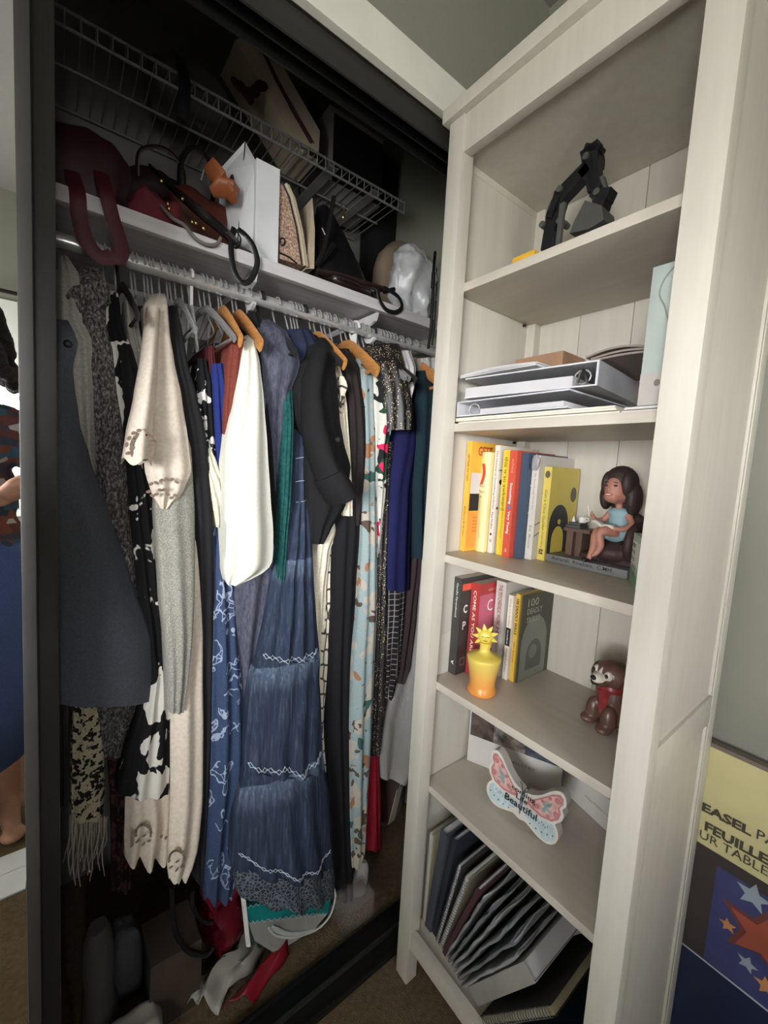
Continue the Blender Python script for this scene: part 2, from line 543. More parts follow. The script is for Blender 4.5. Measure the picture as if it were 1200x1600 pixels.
for u, lab in ((397, 'white shelf bracket above the white blouse'), (587, 'white shelf bracket nearest the bookcase'), (-420, 'white shelf bracket behind the mirrored doors')):
    x = at(u, 500, 'y', .34).x
    t = thing('shelf_bracket', lab, 'bracket', (x, RY, 1.62), 'brackets under the closet shelf')
    m = MB(); m.prism([(-.03, 0), (.335, 0), (.335, -.018), (.07, -.018), (.045, -.035), (.034, -.058), (.018, -.076), (-.004, -.08), (-.022, -.070), (-.018, -.064), (-.004, -.0665), (.010, -.0655), (.0185, -.052), (.016, -.036), (.008, -.028), (-.005, -.024), (-.02, -.02)], (x - .004, RY - .0, 1.684), (0, 1, 0), (0, 0, 1), (.008, 0, 0)); obj('arm', m, M_brk, t)
    m = MB(); m.box((x - .012, YC - .026, 1.42), (x + .012, YC - .021, 1.6838)); m.prism([(.30, -.02), (.335, -.02), (.335, -.25), (.325, -.25)], (x - .003, RY, 1.684), (0, 1, 0), (0, 0, 1), (.006, 0, 0)); obj('brace', m, M_brk, t)
# ================================================================== BOOKCASE
n = N('white_stained_pine', 0.42, 0, 0.4)
n.color(n.ramp(n.noise(4, 6, 0.6, vec=n.co((14, 14, 1))), [(0.25, (190, 184, 171)), (0.75, (201, 196, 183))]))
n.bump(n.noise(30, 4, vec=n.co((12, 12, 0.6))), 0.08, 0.001); M_bc = n.m
n = N('white_stained_pine_shelf', 0.42, 0, 0.4)
n.color(n.ramp(n.noise(4, 6, 0.6, vec=n.co((14, 1, 14))), [(0.25, (184, 175, 160)), (0.75, (195, 187, 173))])); M_bcs = n.m
M_dark = mat('dark_plastic', (22, 22, 23), .5)
W_, PL, PR, PD, BD = .4781, .039, .0427, .0337, .3277
bc = thing('bookcase', 'tall white open bookcase standing against the right wall', 'bookcase', (BD / 2, -W_ / 2, 0))
for (xa, xb_, ya, yb_) in ((0, PD, -PL, 0), (0, PD, -W_, -W_ + PR), (BD - PD, BD, -PL, 0), (BD - PD, BD, -W_, -W_ + PR)):
    m = MB(); m.box((xa, ya, 0), (xb_, yb_, 1.9433), bev=.0022); obj('post', m, M_bc, bc)
for s, ya, yb_ in ((0, -.0162, -.006), (1, -W_ + .006, -W_ + .0162)):
    pn = MB(); pn.box((PD - .004, ya, .17), (BD - PD + .004, yb_, 1.9)); p = obj('side_panel', pn, M_bc, bc, False)
    for za, zb_ in ((.10, .17), (.815, .868), (1.87, 1.9433)):
        m = MB(); y0 = -.0175 if s == 0 else -W_ + .0008; m.box((PD, y0, za), (BD - PD, y0 + .0167, zb_), bev=.0018); obj('side_rail', m, M_bc, p)
    # slim moulding along the rear post on the outside of the panel
for za, zb_ in ((.175, .812), (.872, 1.866)):
    m = MB(); m.box((BD - PD - .012, -W_ + .0012, za), (BD - PD - .0025, -W_ + .006, zb_), bev=.0015); obj('panel_moulding', m, M_bc, bc)
m = MB(); m.box((.004, -W_ + PR, 1.874), (.024, -PL, 1.9433), bev=.0015); obj('top_rail', m, M_bc, bc)
m = MB(); m.box((-.0115, -W_ - .0115, 1.9433), (BD + .006, .0115, 1.97), bev=.003); obj('cornice', m, M_bc, bc)
m = MB(); m.box((.024, -W_ + .0162, 1.885), (BD - .01, -.0162, 1.9)); obj('top_panel', m, M_bc, bc, False)
m = MB(); m.box((.003, -W_ + PR, .098), (.022, -PL, .137), bev=.002); obj('bottom_rail', m, M_bc, bc)
m = MB(); m.box((.0235, -W_ + .0162, .112), (BD - .008, -.0162, .1265), bev=.001); obj('bottom_shelf', m, M_bcs, bc)
yy = [-.0162, -.14, -.255, -.37, -W_ + .0162]
for i in range(4):
    m = MB(); m.box((BD - .0085, yy[i + 1] + .0006, .11), (BD - .0035, yy[i] - .0006, 1.9), bev=.0012); obj('back_board', m, M_bc, bc)
m = MB(); m.box((BD - .0034, -W_ + .01, .11), (BD - .001, -.01, 1.9)); obj('back_sheet', m, M_bc, bc, False)
SZ = [1.638, 1.351, 1.065, .768, .511]
for z in SZ:
    m = MB(); m.box((PD, -W_ + .0175, z - .0173), (BD - .009, -.0175, z), bev=.0018); sh = obj('shelf', m, M_bcs, bc)
    for y in (-.0168, -W_ + .0168):
        for x in (PD + .012, BD - .05):
            m = MB(); m.tube([(x, y + .004, z - .021), (x, y - .006 if y > -.2 else y + .012, z - .021)], .0032, 8); obj('shelf_pin', m, M_dark, sh)
# ================================================================== HANGERS AND CLOTHES
M_wire = mat('chrome_wire', (206, 206, 204), .25, .6)
M_blackhang = mat('black_velvet_hanger', (26, 26, 28), .8)
M_clear = N('clear_plastic_hanger', .12); M_clear.color((205, 205, 205)); M_clear.b.inputs['Transmission Weight'].default_value = .75; M_clear = M_clear.m
n = N('varnished_hanger_wood', .35); n.color(n.ramp(n.noise(20, 4, vec=n.co((8, 1, 8))), [(.3, (168, 112, 58)), (.7, (196, 138, 80))])); M_wood = n.m
M_whitepl = mat('white_plastic', (225, 224, 218), .4)

def hanger(x, kind, lab, sh=None, twist=0.0, rad=.0225, drop=.062):
    """hanger on the rod at x; twist turns it about its hook"""
    Mx = Matrix.Translation((x, RY, RZ)) @ Matrix.Rotation(twist, 4, 'Z')
    t = thing({'wire': 'wire_hanger', 'black': 'black_hanger', 'clear': 'plastic_hanger', 'wood': 'wooden_hanger', 'white': 'plastic_hanger'}[kind], lab, 'hanger', M=Mx, group='hangers on the closet rod')
    r = .0021 if kind in ('wire', 'clear', 'wood') else .0034
    hm = {'wire': M_wire, 'clear': M_wire, 'wood': M_wire, 'black': M_blackhang, 'white': M_whitepl}[kind]
    pts = []
    c = RR + r + .0006 - rad
    for k in range(13):
        a = math.radians(-35 + 215 * k / 12)
        pts.append(V((0, -rad * math.cos(a) * -1, c + rad * math.sin(a))))
    pts = pts[::-1]          # from the open tip over the rod and down
    tip, end = pts[0], pts[-1]
    if end.y < tip.y:
        pts = pts[::-1]
    pts = [V((p.x, -p.y, p.z)) for p in pts][::-1] if False else pts
    low = pts[-1]
    pts += [V((0, low.y * .55, low.z - .016)), V((0, 0.002, -drop + .012)), V((0, 0, -drop))]
    m = MB(); m.tube(pts, r, 6); m.v = [Mx @ p for p in m.v]; obj('hook', m, hm, t)
    m = MB()
    z = -drop
    if kind == 'wire':
        m.tube([(0, 0, z), (0, -.02, z - .012), (0, -.075, z - .05), (0, -.082, z - .06), (0, -.075, z - .063), (0, .13, z - .063), (0, .137, z - .06), (0, .13, z - .05), (0, .02, z - .012), (0, 0, z)], .0016, 6)
        mm = M_wire
    else:
        th, ht = {'wood': (.0062, .019), 'black': (.0028, .011), 'clear': (.0045, .010), 'white': (.004, .010)}[kind]
        mm = {'wood': M_wood, 'black': M_blackhang, 'clear': M_clear, 'white': M_whitepl}[kind]
        for s in (-1, 1):
            q_ = .3 if kind == 'white' else 1.0
            P = cr([(0, -.004 * s, z), (0, .045 * s * q_, z - .006), (0, .12 * s * q_, z - .045), (0, .205 * s * q_, z - .098)], 4)
            m.tube(P, [ht * (1 - .25 * i / len(P)) for i in range(len(P))], 8, flat=(th / ht, 1, (1, 0, 0)))
        if kind == 'white':
            m.box((-.003, -.009, z - .005), (.003, .009, z + .046), bev=.001)
        elif kind != 'wood':
            m.tube([(0, -.185, z - .095), (0, .185, z - .095)], .003, 6)
        else:
            m.tube([(0, -.18, z - .09), (0, .18, z - .09)], .005, 8)
    m.v = [Mx @ p for p in m.v]
    obj('shoulders', m, mm, t)
    return t

def rows_interp(rows, nr):
    """smooth resampling of the outline rows by pixel height"""
    rows = [tuple(r) + (None,) * (5 - len(r)) for r in rows]
    rows = [(v, l, r, a, a if b is None else b) for v, l, r, a, b in rows]
    P = []
    v0, v1 = rows[0][0], rows[-1][0]
    for k in range(nr):
        v = v0 + (v1 - v0) * k / (nr - 1)
        for i in range(len(rows) - 1):
            if rows[i][0] <= v <= rows[i + 1][0]:
                break
        t = (v - rows[i][0]) / (rows[i + 1][0] - rows[i][0])
        a, b = rows[i], rows[i + 1]
        t2 = t * t * (3 - 2 * t) * .4 + t * .6
        P.append((v,) + tuple(a[j] + (b[j] - a[j]) * (t2 if j < 3 else t) for j in range(1, 5)))
    return P

def garment_mesh(rows, fold=.006, freq=2.2, seed=0, nr=36, back=.7, ripple=.0025, hemwave=0.0, bulge=.35, yback=None, pinch=None):
    """a hanging garment: front edge between two outline curves (pixel x left / right at depth yf), body running back over the hanger"""
    R = rows_interp(rows, nr)
    rings = []
    nf, ns, nb = 22, 12, 8
    ph = seed * 1.7
    for k, (v, ul, ur, ya, yb) in enumerate(R):
        s = k / (nr - 1)
        L, Rr = at(ul, v, 'y', ya), at(ur, v, 'y', yb)
        ym = (ya + yb) / 2
        yk = yback if yback else 2 * RY - ym
        yk = min(yk, .66)
        c = (L.x + Rr.x) / 2
        wd = max(Rr.x - L.x, .004)
        zz = (L.z + Rr.z) / 2
        hb = wd * back * .5
        amp = fold * (.25 + .75 * s)
        ring = []
        for i in range(nf + 1):                         # front, left to right
            q = i / nf
            p = L.lerp(Rr, q)
            b = -bulge * wd * .5 * math.sin(math.pi * q)
            f = amp * math.sin(2 * math.pi * (freq * q + ph + .25 * math.sin(3 * s + ph))) * math.sin(math.pi * min(1, q * 1.0)) ** .5
            ring.append(V((p.x, p.y + b + f, p.z)))
        RB, LB = V((c + hb, yk, zz)), V((c - hb, yk, zz))
        for i in range(1, ns):
            q = i / ns
            p = Rr.lerp(RB, q)
            ring.append(V((p.x + ripple * (1 + s) * math.sin(9 * q + ph + 2 * s), p.y, p.z)))
        for i in range(nb + 1):
            q = i / nb
            p = RB.lerp(LB, q)
            ring.append(V((p.x, p.y + .01 * math.sin(math.pi * q), p.z)))
        for i in range(1, ns):
            q = i / ns
            p = LB.lerp(L, q)
            ring.append(V((p.x + ripple * (1 + s) * math.sin(8 * q + ph * 2 + 2 * s), p.y, p.z)))
        if hemwave and k >= nr - 4:
            for i, p in enumerate(ring):
                p.z -= hemwave * 1.6 * (k - nr + 5) / 4 * abs(math.sin(i * .42 + ph))
        rings.append(ring)
    m = MB()
    m.loft(rings, False)
    n = len(rings[0])
    # closed across the shoulders, open at the hem with an inner face a little above it
    m.add(rings[0], [tuple(range(n))])
    inner = [p.lerp(sum(rings[-2], V()) / n, .04) for p in rings[-2]]
    m.add(rings[-1] + inner, [(j, (j + 1) % n, n + (j + 1) % n, n + j) for j in range(n)] + [tuple(range(n, 2 * n))])
    return m

def garment(name, label, cat, material, rows, parent=None, **k):
    m = garment_mesh(rows, **k)
    if parent is not None:
        return obj(name, m, material, parent, 60)
    return obj(name, m, material, None, 60, label=label, cat=cat, group='clothes hanging in the closet', weld=True)

# ---- cloths
def two_tone(name, lo, hi, scale, t, detail=2, dist=0.0, soft=.01, vs=(1, 1, 1), rough=.9):
    n = N(name, rough, 0, .15)
    n.color(n.ramp(n.noise(scale, detail, .5, vec=n.co(vs), dist=dist), [(t - soft, lo), (t + soft, hi)]))
    n.bump(n.noise(900, 2), .15, .001)
    MATS[name] = n.m
    return n.m
def line_flowers(name, base, line, scale, width=.035, t=.5, vs=(1, 1, 1)):
    """drawn outlines of flowers: cell edges, only inside scattered sprays"""
    n = N(name, .85, 0, .2)
    e = n.voro(scale, 'DISTANCE_TO_EDGE', vec=n.co(vs))
    ln = n.math('LESS_THAN', e, width)
    e2 = n.math('LESS_THAN', n.voro(scale * 2.3, 'DISTANCE_TO_EDGE', vec=n.co(vs)), width * .8)
    k = n.math('GREATER_THAN', n.noise(scale * .45, 1, vec=n.co(vs)), t)
    f = n.math('MULTIPLY', n.math('MAXIMUM', ln, n.math('MULTIPLY', e2, .8)), k)
    b = n.ramp(n.noise(300, 2), [(.3, tuple(c * .9 for c in base)), (.7, tuple(c * 1.08 for c in base))])
    n.color(n.mix(f, b, line)).bump(n.noise(900, 2), .15, .001)
    MATS[name] = n.m
    return n.m
def multi(name, base, blots, rough=.85):
    """printed blotches: list of (colour, scale, threshold, offset)"""
    n = N(name, rough, 0, .2)
    c = n.ramp(n.noise(250, 2), [(.3, tuple(x * .95 for x in base)), (.7, base)])
    for i, (col, sc, t) in enumerate(blots):
        mp = n.co((1, 1, 1)); mp.node.inputs['Location'].default_value = (3.7 * i, 1.3 * i, 2.1 * i)
        f = n.math('GREATER_THAN', n.noise(sc, 1.5, .5, vec=mp, dist=.4), t)
        c = n.mix(f, c, col)
    n.color(c).bump(n.noise(900, 2), .15, .001)
    MATS[name] = n.m
    return n.m
C_char = cloth('charcoal_crepe', (76, 79, 88))
C_grey = cloth('pale_grey_cotton', (150, 146, 138))
n = N('grey_tweed', .95, 0, .1); n.color(n.ramp(n.noise(260, 4, .7, vec=n.co((1, 1, .5))), [(.36, (44, 42, 41)), (.5, (86, 82, 80)), (.66, (150, 146, 142))])); n.bump(n.noise(330, 3), .7, .003); C_tweed = n.m
C_bw = two_tone('black_white_leaf_print', (24, 24, 25), (205, 201, 192), 19, .56, 3, .35, .004, (1, 1, .75))
C_cream = cloth('cream_cotton_gauze', (206, 194, 178), .04, 500, .5)
n = N('heather_grey_knit', .95, 0, .1); n.color(n.ramp(n.noise(420, 4, .7), [(.3, (106, 104, 96)), (.52, (146, 144, 134)), (.7, (176, 174, 164))])); n.bump(n.noise(420, 4), .6, .002); C_heather = n.m
C_black = cloth('black_jersey', (34, 34, 36))
C_black2 = cloth('black_crepe', (27, 27, 29))
C_brblack = cloth('brown_black_twill', (42, 37, 36))
C_smallfl = two_tone('black_with_white_flecks', (26, 26, 28), (206, 202, 196), 42, .6, 2, .6, .01)
C_ivory = cloth('ivory_linen', (216, 208, 188), .05, 600, .4)
n = N('blue_with_white_flowers', .85, 0, .2)
wv = n.new('ShaderNodeVectorMath', operation='ADD'); n.link(n.co((1, 1, .8)), wv.inputs[0])
ws = n.new('ShaderNodeVectorMath', operation='SCALE'); ws.inputs['Scale'].default_value = .03; n.link(n.noise(28, 2, out='Color'), ws.inputs[0]); n.link(ws.outputs[0], wv.inputs[1])
d1 = n.voro(21, 'F1', vec=wv.outputs[0]); e1 = n.voro(52, 'DISTANCE_TO_EDGE', vec=wv.outputs[0])
fl = n.math('MULTIPLY', n.math('LESS_THAN', d1, .46), n.math('LESS_THAN', e1, .05)); rg = n.math('LESS_THAN', n.math('ABSOLUTE', n.math('SUBTRACT', d1, .46)), .025); ctr = n.math('LESS_THAN', d1, .07)
f = n.math('MULTIPLY', n.math('MAXIMUM', n.math('MAXIMUM', fl, rg), ctr), n.math('GREATER_THAN', n.noise(13, 1), .46))
n.color(n.mix(f, n.ramp(n.noise(300, 2), [(.3, (50, 64, 92)), (.7, (60, 75, 104))]), (150, 162, 182))); n.bump(n.noise(900, 2), .15, .001); C_bluefl = n.m
C_maroon = cloth('maroon_cotton', (84, 36, 38))
C_royal = cloth('royal_blue_satin', (34, 46, 104))
C_rust = cloth('rust_crepe', (112, 56, 46))
C_white = cloth('white_crepe', (214, 213, 201), .02, 700, .2)
n = N('chambray', .92, 0, .15); n.color(n.ramp(n.noise(240, 3, .6, vec=n.co((1, 1, .25))), [(.3, (62, 63, 76)), (.7, (94, 96, 110))])); n.bump(n.noise(800, 2), .3, .001); C_chamb = n.m
C_teal = two_tone('teal_lace', (20, 62, 60), (38, 88, 84), 120, .5, 2, .5, .2)
n = N('washed_denim', .92, 0, .15); n.color(n.ramp(n.noise(70, 4, .65, vec=n.co((2.2, 2.2, .12))), [(.3, (38, 46, 61)), (.55, (51, 60, 78)), (.72, (73, 83, 101))])); n.bump(n.noise(60, 3, vec=n.co((3, 3, .15))), .45, .004); C_denim = n.m
def denim_tiers(zbase, seams):
    n = N('washed_tiered_denim', .92, 0, .15)
    c = n.ramp(n.noise(70, 4, .65, vec=n.co((2.2, 2.2, .12))), [(.3, (38, 46, 61)), (.55, (51, 60, 78)), (.72, (73, 83, 101))])
    sx = n.new('ShaderNodeSeparateXYZ'); n.link(n.co(), sx.inputs[0])
    wob = n.math('MULTIPLY', n.math('SUBTRACT', n.noise(60, 2, vec=n.co((2.5, 2.5, .3))), .5), .05)
    z = n.math('ADD', sx.outputs[2], wob)
    f = None
    for zs, wd in seams:
        mr = n.new('ShaderNodeMapRange'); mr.inputs['From Min'].default_value = zs - zbase - wd; mr.inputs['From Max'].default_value = zs - zbase - .008; n.link(z, mr.inputs['Value'])
        q = n.math('MULTIPLY', mr.outputs[0], n.math('LESS_THAN', sx.outputs[2], zs - zbase))
        f = q if f is None else n.math('MAXIMUM', f, q)
    hi = n.ramp(n.noise(90, 4, .65, vec=n.co((2.4, 2.4, .25))), [(.3, (58, 69, 87)), (.55, (86, 99, 118)), (.75, (128, 140, 156))])
    n.color(n.mix(f, c, hi)); n.bump(n.noise(60, 3, vec=n.co((3, 3, .15))), .5, .004)
    MATS['washed_tiered_denim'] = n.m
    return n.m
C_navy = cloth('dark_navy_denim', (42, 48, 70))
C_stitch = mat('pale_stitching', (186, 196, 206), .8)
C_blazer = cloth('black_blazer_wool', (28, 28, 29))
n = N('ivory_lattice_print', .85, 0, .2)
e = n.math('LESS_THAN', n.voro(46, 'DISTANCE_TO_EDGE', vec=n.co((1, 1, .55)), rnd=.35), .07); n.color(n.mix(e, (218, 210, 190), (74, 70, 66))); C_lattice = n.m
C_olive = cloth('olive_cotton', (92, 90, 74))
C_aqua = multi('pale_aqua_floral', (146, 162, 162), [((172, 164, 150), 18, .55), ((150, 108, 80), 24, .64), ((84, 70, 60), 34, .63), ((56, 88, 82), 20, .67)])
C_whfl = multi('white_green_pink_floral', (206, 204, 194), [((38, 70, 52), 22, .56), ((30, 32, 32), 24, .6), ((196, 40, 84), 20, .62)])
C_seq = N('black_gold_sequins', .5, 0, .6); d = C_seq.math('LESS_THAN', C_seq.voro(210, 'F1'), .27); k2 = C_seq.math('GREATER_THAN', C_seq.noise(26, 2, vec=C_seq.co((2, 2, .4))), .46); C_seq.color(C_seq.mix(C_seq.math('MULTIPLY', d, k2), (30, 27, 26), (214, 190, 148))); C_seq = C_seq.m
C_red = cloth('crimson_crepe', (140, 28, 42))
C_pinkwh = cloth('white_shirt_cotton', (206, 202, 202))
C_navy2 = cloth('deep_blue_jersey', (30, 32, 74))
C_dteal = cloth('dark_teal_jersey', (30, 48, 56))
n = N('black_white_check', .9, 0, .15)
sx = n.new('ShaderNodeSeparateXYZ'); n.link(n.co((1, 1, 1)), sx.inputs[0])
ln = [n.math('LESS_THAN', n.math('FRACT', n.math('MULTIPLY', sx.outputs[i], 62)), .12) for i in (0, 2)]
n.color(n.mix(n.math('MAXIMUM', ln[0], ln[1]), (38, 36, 38), (150, 148, 146))); C_check = n.m
C_plum = cloth('plum_brown_knit', (62, 50, 52))
n = N('thin_translucent_plastic', .25, 0, .6); n.color((205, 203, 198))
tr = n.new('ShaderNodeBsdfTransparent'); mx = n.new('ShaderNodeMixShader'); mx.inputs[0].default_value = .5
n.link(tr.outputs[0], mx.inputs[1]); n.link(n.b.outputs[0], mx.inputs[2]); n.link(mx.outputs[0], n.nt.nodes['Material Output'].inputs['Surface'])
n.bump(n.noise(22, 4, vec=n.co((1, 1, .5)), dist=1.5), .9, .01); M_film = n.m
C_lav = cloth('lavender_lining', (150, 150, 178))

# ---- the clothes, left to right.  rows: (v, u_left, u_right, depth of the front [, depth at its right edge])
garment('charcoal_dress', 'long flared charcoal dress hanging first beside the dark door stile', 'dress', C_char,
        [(500, 70, 106, .20), (530, 66, 122, .175), (575, 64, 113, .165, .19), (660, 62, 124, .155, .20), (720, 62, 142, .15, .21), (800, 62, 171, .145, .21), (900, 62, 204, .145, .21), (1000, 62, 239, .145, .21), (1060, 64, 240, .145, .21), (1094, 66, 240, .145, .21)], fold=.004, freq=1.5, seed=1, back=.25)
m = MB(); c = at(106, 537, 'y', .168); m.ell(c, (.006, .004, .006)); obj('shoulder_button', m, M_dark, bpy.data.objects['charcoal_dress'])
garment('grey_blouse', 'pale grey blouse squeezed between charcoal dress and tweed coat', 'blouse', C_grey,
        [(400, 92, 106, .30), (430, 88, 124, .26), (500, 86, 128, .225), (530, 100, 144, .215), (620, 100, 150, .215), (700, 108, 153, .22), (760, 110, 158, .225), (850, 112, 158, .23)], seed=2)
coat = garment('tweed_coat', 'dark grey tweed coat with a pointed collar', 'coat', C_tweed,
        [(418, 122, 156, .29), (450, 116, 166, .25), (505, 124, 166, .225), (560, 140, 181, .215), (635, 146, 193, .215), (700, 150, 199, .215), (800, 150, 207, .22), (913, 150, 226, .225), (1000, 150, 240, .235), (1090, 150, 226, .25), (1180, 150, 200, .26)], seed=3, fold=.005)
m = MB(); m.prism([(0, 0), (.055, .012), (.06, -.02), (.02, -.055), (-.012, -.02)], at(112, 447, 'y', .235), (.82, -.3, .1), (.05, 0, 1), (.006, .012, 0)); obj('collar', m, C_tweed, coat, False)
garment('print_dress', 'black dress with white torn-leaf print and a ruffled black neck', 'dress', C_bw,
        [(455, 168, 184, .27), (475, 165, 188, .24), (508, 165, 189, .225), (545, 176, 207, .21), (590, 180, 220, .205), (700, 196, 226, .205), (800, 202, 242, .21), (900, 212, 254, .21), (1000, 226, 262, .21), (1060, 232, 265, .205), (1120, 218, 266, .20), (1180, 198, 266, .20), (1242, 184, 263, .20)], seed=4, fold=.006, freq=2.6)
garment('grey_camisole', 'short grey satin top with thin straps, left of the cream blouse', 'top', C_grey,
        [(468, 196, 212, .27), (500, 198, 216, .24), (560, 206, 226, .23), (640, 212, 232, .235), (720, 214, 236, .24)], seed=5)
garment('black_shell_blouse', 'small black shell top under the chrome hooks beside the cream blouse', 'top', C_black,
        [(478, 214, 224, .28), (520, 214, 226, .26), (600, 216, 234, .26)], seed=6)
# cream eyelet blouse: body, sleeve, scalloped eyelet borders
eb = garment('eyelet_blouse', 'cream cotton blouse with wide sleeve and scalloped eyelet border', 'blouse', C_cream,
        [(459, 238, 258, .29), (475, 224, 262, .25), (520, 228, 265, .215), (562, 224, 272, .20), (620, 222, 284, .185), (690, 222, 294, .175), (735, 226, 299, .17), (770, 236, 286, .17), (795, 250, 262, .17)], seed=7, fold=.005, freq=2.0)
SL = [(478, 232, 254, .215), (510, 228, 252, .19), (560, 222, 250, .165), (620, 212, 246, .145), (680, 199, 242, .13), (722, 192, 240, .125)]
R_ = rows_interp([r + (r[3],) for r in SL], 16)
rings = []
for k, (v, ul, ur, y0, _) in enumerate(R_):
    s_ = k / 15
    L, Rr = at(ul, v, 'y', y0), at(ur, v, 'y', y0)
    c = (L + Rr) / 2; h = (Rr - L).length / 2
    rings.append([c + V((math.cos(a) * h, .025 + math.sin(a) * (.022 + .016 * s_) + .0025 * math.sin(5 * a) * s_, (.006 * math.sin(4 * a) * max(0, s_ - .8) * 5))) for a in [2 * math.pi * j / 32 for j in range(32)]])
m = MB(); m.loft(rings, False); m.add(rings[0], [tuple(range(32))]); obj('sleeve', m, C_cream, eb, 60)
# eyelets: small dark holes worked round the sleeve's scallops and along the front hem
M_hole = mat('eyelet_shadow_hole', (120, 104, 88), .9)
def eyelets(pts, y, parent, rx=.0044, rz=.0028):
    m = MB()
    for u, v, a in pts:
        p = at(u, v, 'y', y)
        ca, sa = math.cos(a), math.sin(a)
        m.add([p + V((ca * rx * math.cos(q) - sa * rz * math.sin(q), -.0015, sa * rx * math.cos(q) + ca * rz * math.sin(q))) for q in [2 * math.pi * j / 8 for j in range(8)]], [tuple(range(8))])
    return obj('eyelet_embroidery', m, M_hole, parent, False)
arc = []
for k in range(13):
    a = math.pi * (1.12 - 1.2 * k / 12)
    arc.append((222 + 17 * math.cos(a), 700 - 22 * math.sin(a), a + 1.57))
arc += [(200, 708, .4), (209, 712, .2), (218, 716, -.2), (227, 718, .3), (236, 712, .6), (212, 700, 0), (222, 702, .5)]
arc += [(222 + 25 * math.cos(q), 702 - 30 * math.sin(q), q + 1.57) for q in [2.9 - .38 * k for k in range(7)]]
arc2 = [(236 + 8 * k, 752 + 4 * math.cos(k), .5 * (-1) ** k) for k in range(6)] + [(232 + 6 * k, 768 + 6 * math.sin(k * 1.3) + k * .6, .3 * (-1) ** k) for k in range(8)]
eyelets(arc, .122, eb)
eyelets(arc2, .150, eb)
garment('heather_cardigan', 'heather grey knit cardigan hanging below the cream sleeve', 'cardigan', C_heather,
        [(600, 250, 288, .22), (720, 244, 300, .19), (795, 243, 304, .18), (870, 250, 305, .168), (930, 254, 304, .164), (1000, 262, 301, .160), (1060, 265, 295, .158), (1114, 266, 287, .157)], seed=8, fold=.003)
ed = garment('eyelet_dress', 'long cream dress with scalloped eyelet hem reaching low', 'dress', C_cream,
        [(640, 280, 290, .235), (740, 286, 302, .20), (820, 288, 309, .195), (920, 286, 315, .19), (1000, 276, 317, .185), (1080, 268, 317, .18), (1130, 266, 318, .18), (1250, 266, 317, .18), (1320, 263, 311, .18), (1352, 261, 302, .18), (1372, 264, 292, .18)], seed=9, fold=.006, freq=1.6, hemwave=.006)
m = garment_mesh([(1236, 196, 268, .225), (1270, 195, 268, .22), (1310, 194, 266, .22), (1337, 196, 264, .22)], fold=.012, freq=2.6, seed=2, nr=14, hemwave=.012); obj('hem_tier', m, C_cream, ed, 60)
arc = []
for cx_, cy_ in ((224, 1302), (276, 1342)):
    for k in range(11):
        a = math.pi * (1.05 - 1.1 * k / 10)
        arc.append((cx_ + 12 * math.cos(a), cy_ - 14 * math.sin(a), a + 1.57))
    arc += [(cx_ - 9, cy_ + 12, .3), (cx_, cy_ + 16, .9), (cx_ + 9, cy_ + 11, -.4), (cx_ + 1, cy_ + 3, .2)]
arc += [(206, 1300 + 5 * k, 1.2) for k in range(5)] + [(252, 1306, 1.4), (259, 1308, 1.4)]
eyelets([a for a in arc if a[0] > 262], .163, ed); eyelets([a for a in arc if a[0] <= 262], .203, ed)
garment('long_black_dress', 'plain long black dress beside the cream eyelet dress', 'dress', C_black,
        [(478, 262, 276, .28), (520, 262, 286, .24), (562, 268, 292, .215), (620, 276, 308, .205), (680, 284, 322, .20), (727, 290, 326, .20), (820, 296, 333, .195), (920, 300, 335, .195), (1020, 302, 336, .195), (1127, 304, 335, .195), (1249, 304, 330, .195), (1340, 304, 324, .20), (1378, 306, 321, .20)], seed=10, fold=.004)
garment('fleck_print_blouse', 'black blouse with scattered white flecks under a clear hanger', 'blouse', C_smallfl,
        [(560, 308, 322, .25), (600, 308, 331, .225), (680, 312, 336, .215), (740, 316, 338, .21), (800, 322, 341, .21)], seed=11)
garment('cream_ruffle_blouse', 'crumpled cream top with a raw edge between black and white clothes', 'top', C_ivory,
        [(690, 318, 328, .215), (727, 320, 340, .205), (755, 326, 352, .20), (790, 332, 357, .20), (815, 336, 356, .20), (824, 338, 346, .20)], seed=12, fold=.007, freq=2.5)
garment('black_skirt', 'short black skirt below the cream ruffled top', 'skirt', C_black2,
        [(750, 322, 340, .225), (800, 326, 350, .22), (832, 330, 352, .22)], seed=13)
garment('blue_flower_dress', 'blue dress printed with white line-drawn flowers', 'dress', C_bluefl,
        [(760, 326, 346, .235), (830, 326, 349, .215), (865, 326, 354, .205), (920, 328, 367, .20), (993, 330, 371, .195), (1087, 330, 379, .19), (1150, 330, 383, .19), (1230, 328, 383, .19), (1290, 324, 375, .19), (1380, 319, 366, .19), (1402, 319, 362, .19)], seed=14, fold=.010, freq=2.3, hemwave=.006)
garment('maroon_blouse', 'narrow maroon blouse left of the royal blue one', 'blouse', C_maroon,
        [(540, 326, 334, .25), (600, 328, 340, .235), (680, 332, 346, .23), (765, 336, 348, .23)], seed=15)
garment('royal_blue_blouse', 'royal blue satin blouse between maroon and rust', 'blouse', C_royal,
        [(568, 334, 350, .23), (600, 334, 357, .215), (680, 336, 358, .21), (760, 342, 354, .21), (815, 346, 356, .21)], seed=16)
garment('rust_dress', 'rust coloured dress edge beside the white blouse', 'dress', C_rust,
        [(530, 362, 384, .20), (575, 356, 380, .19), (640, 352, 372, .19), (700, 350, 364, .195), (780, 348, 360, .20), (850, 348, 360, .20)], seed=17)
wb = garment('white_blouse', 'bright white blouse with long sleeve on a wooden hanger', 'blouse', C_white,
        [(524, 384, 394, .23), (533, 383, 398, .19), (568, 380, 406, .17), (620, 372, 412, .155), (700, 358, 418, .145), (780, 355, 423, .14), (828, 354, 427, .14), (858, 353, 427, .14), (882, 352, 425, .14), (898, 352, 408, .14), (914, 356, 372, .14)], seed=18, fold=.006, freq=1.6, nr=44)
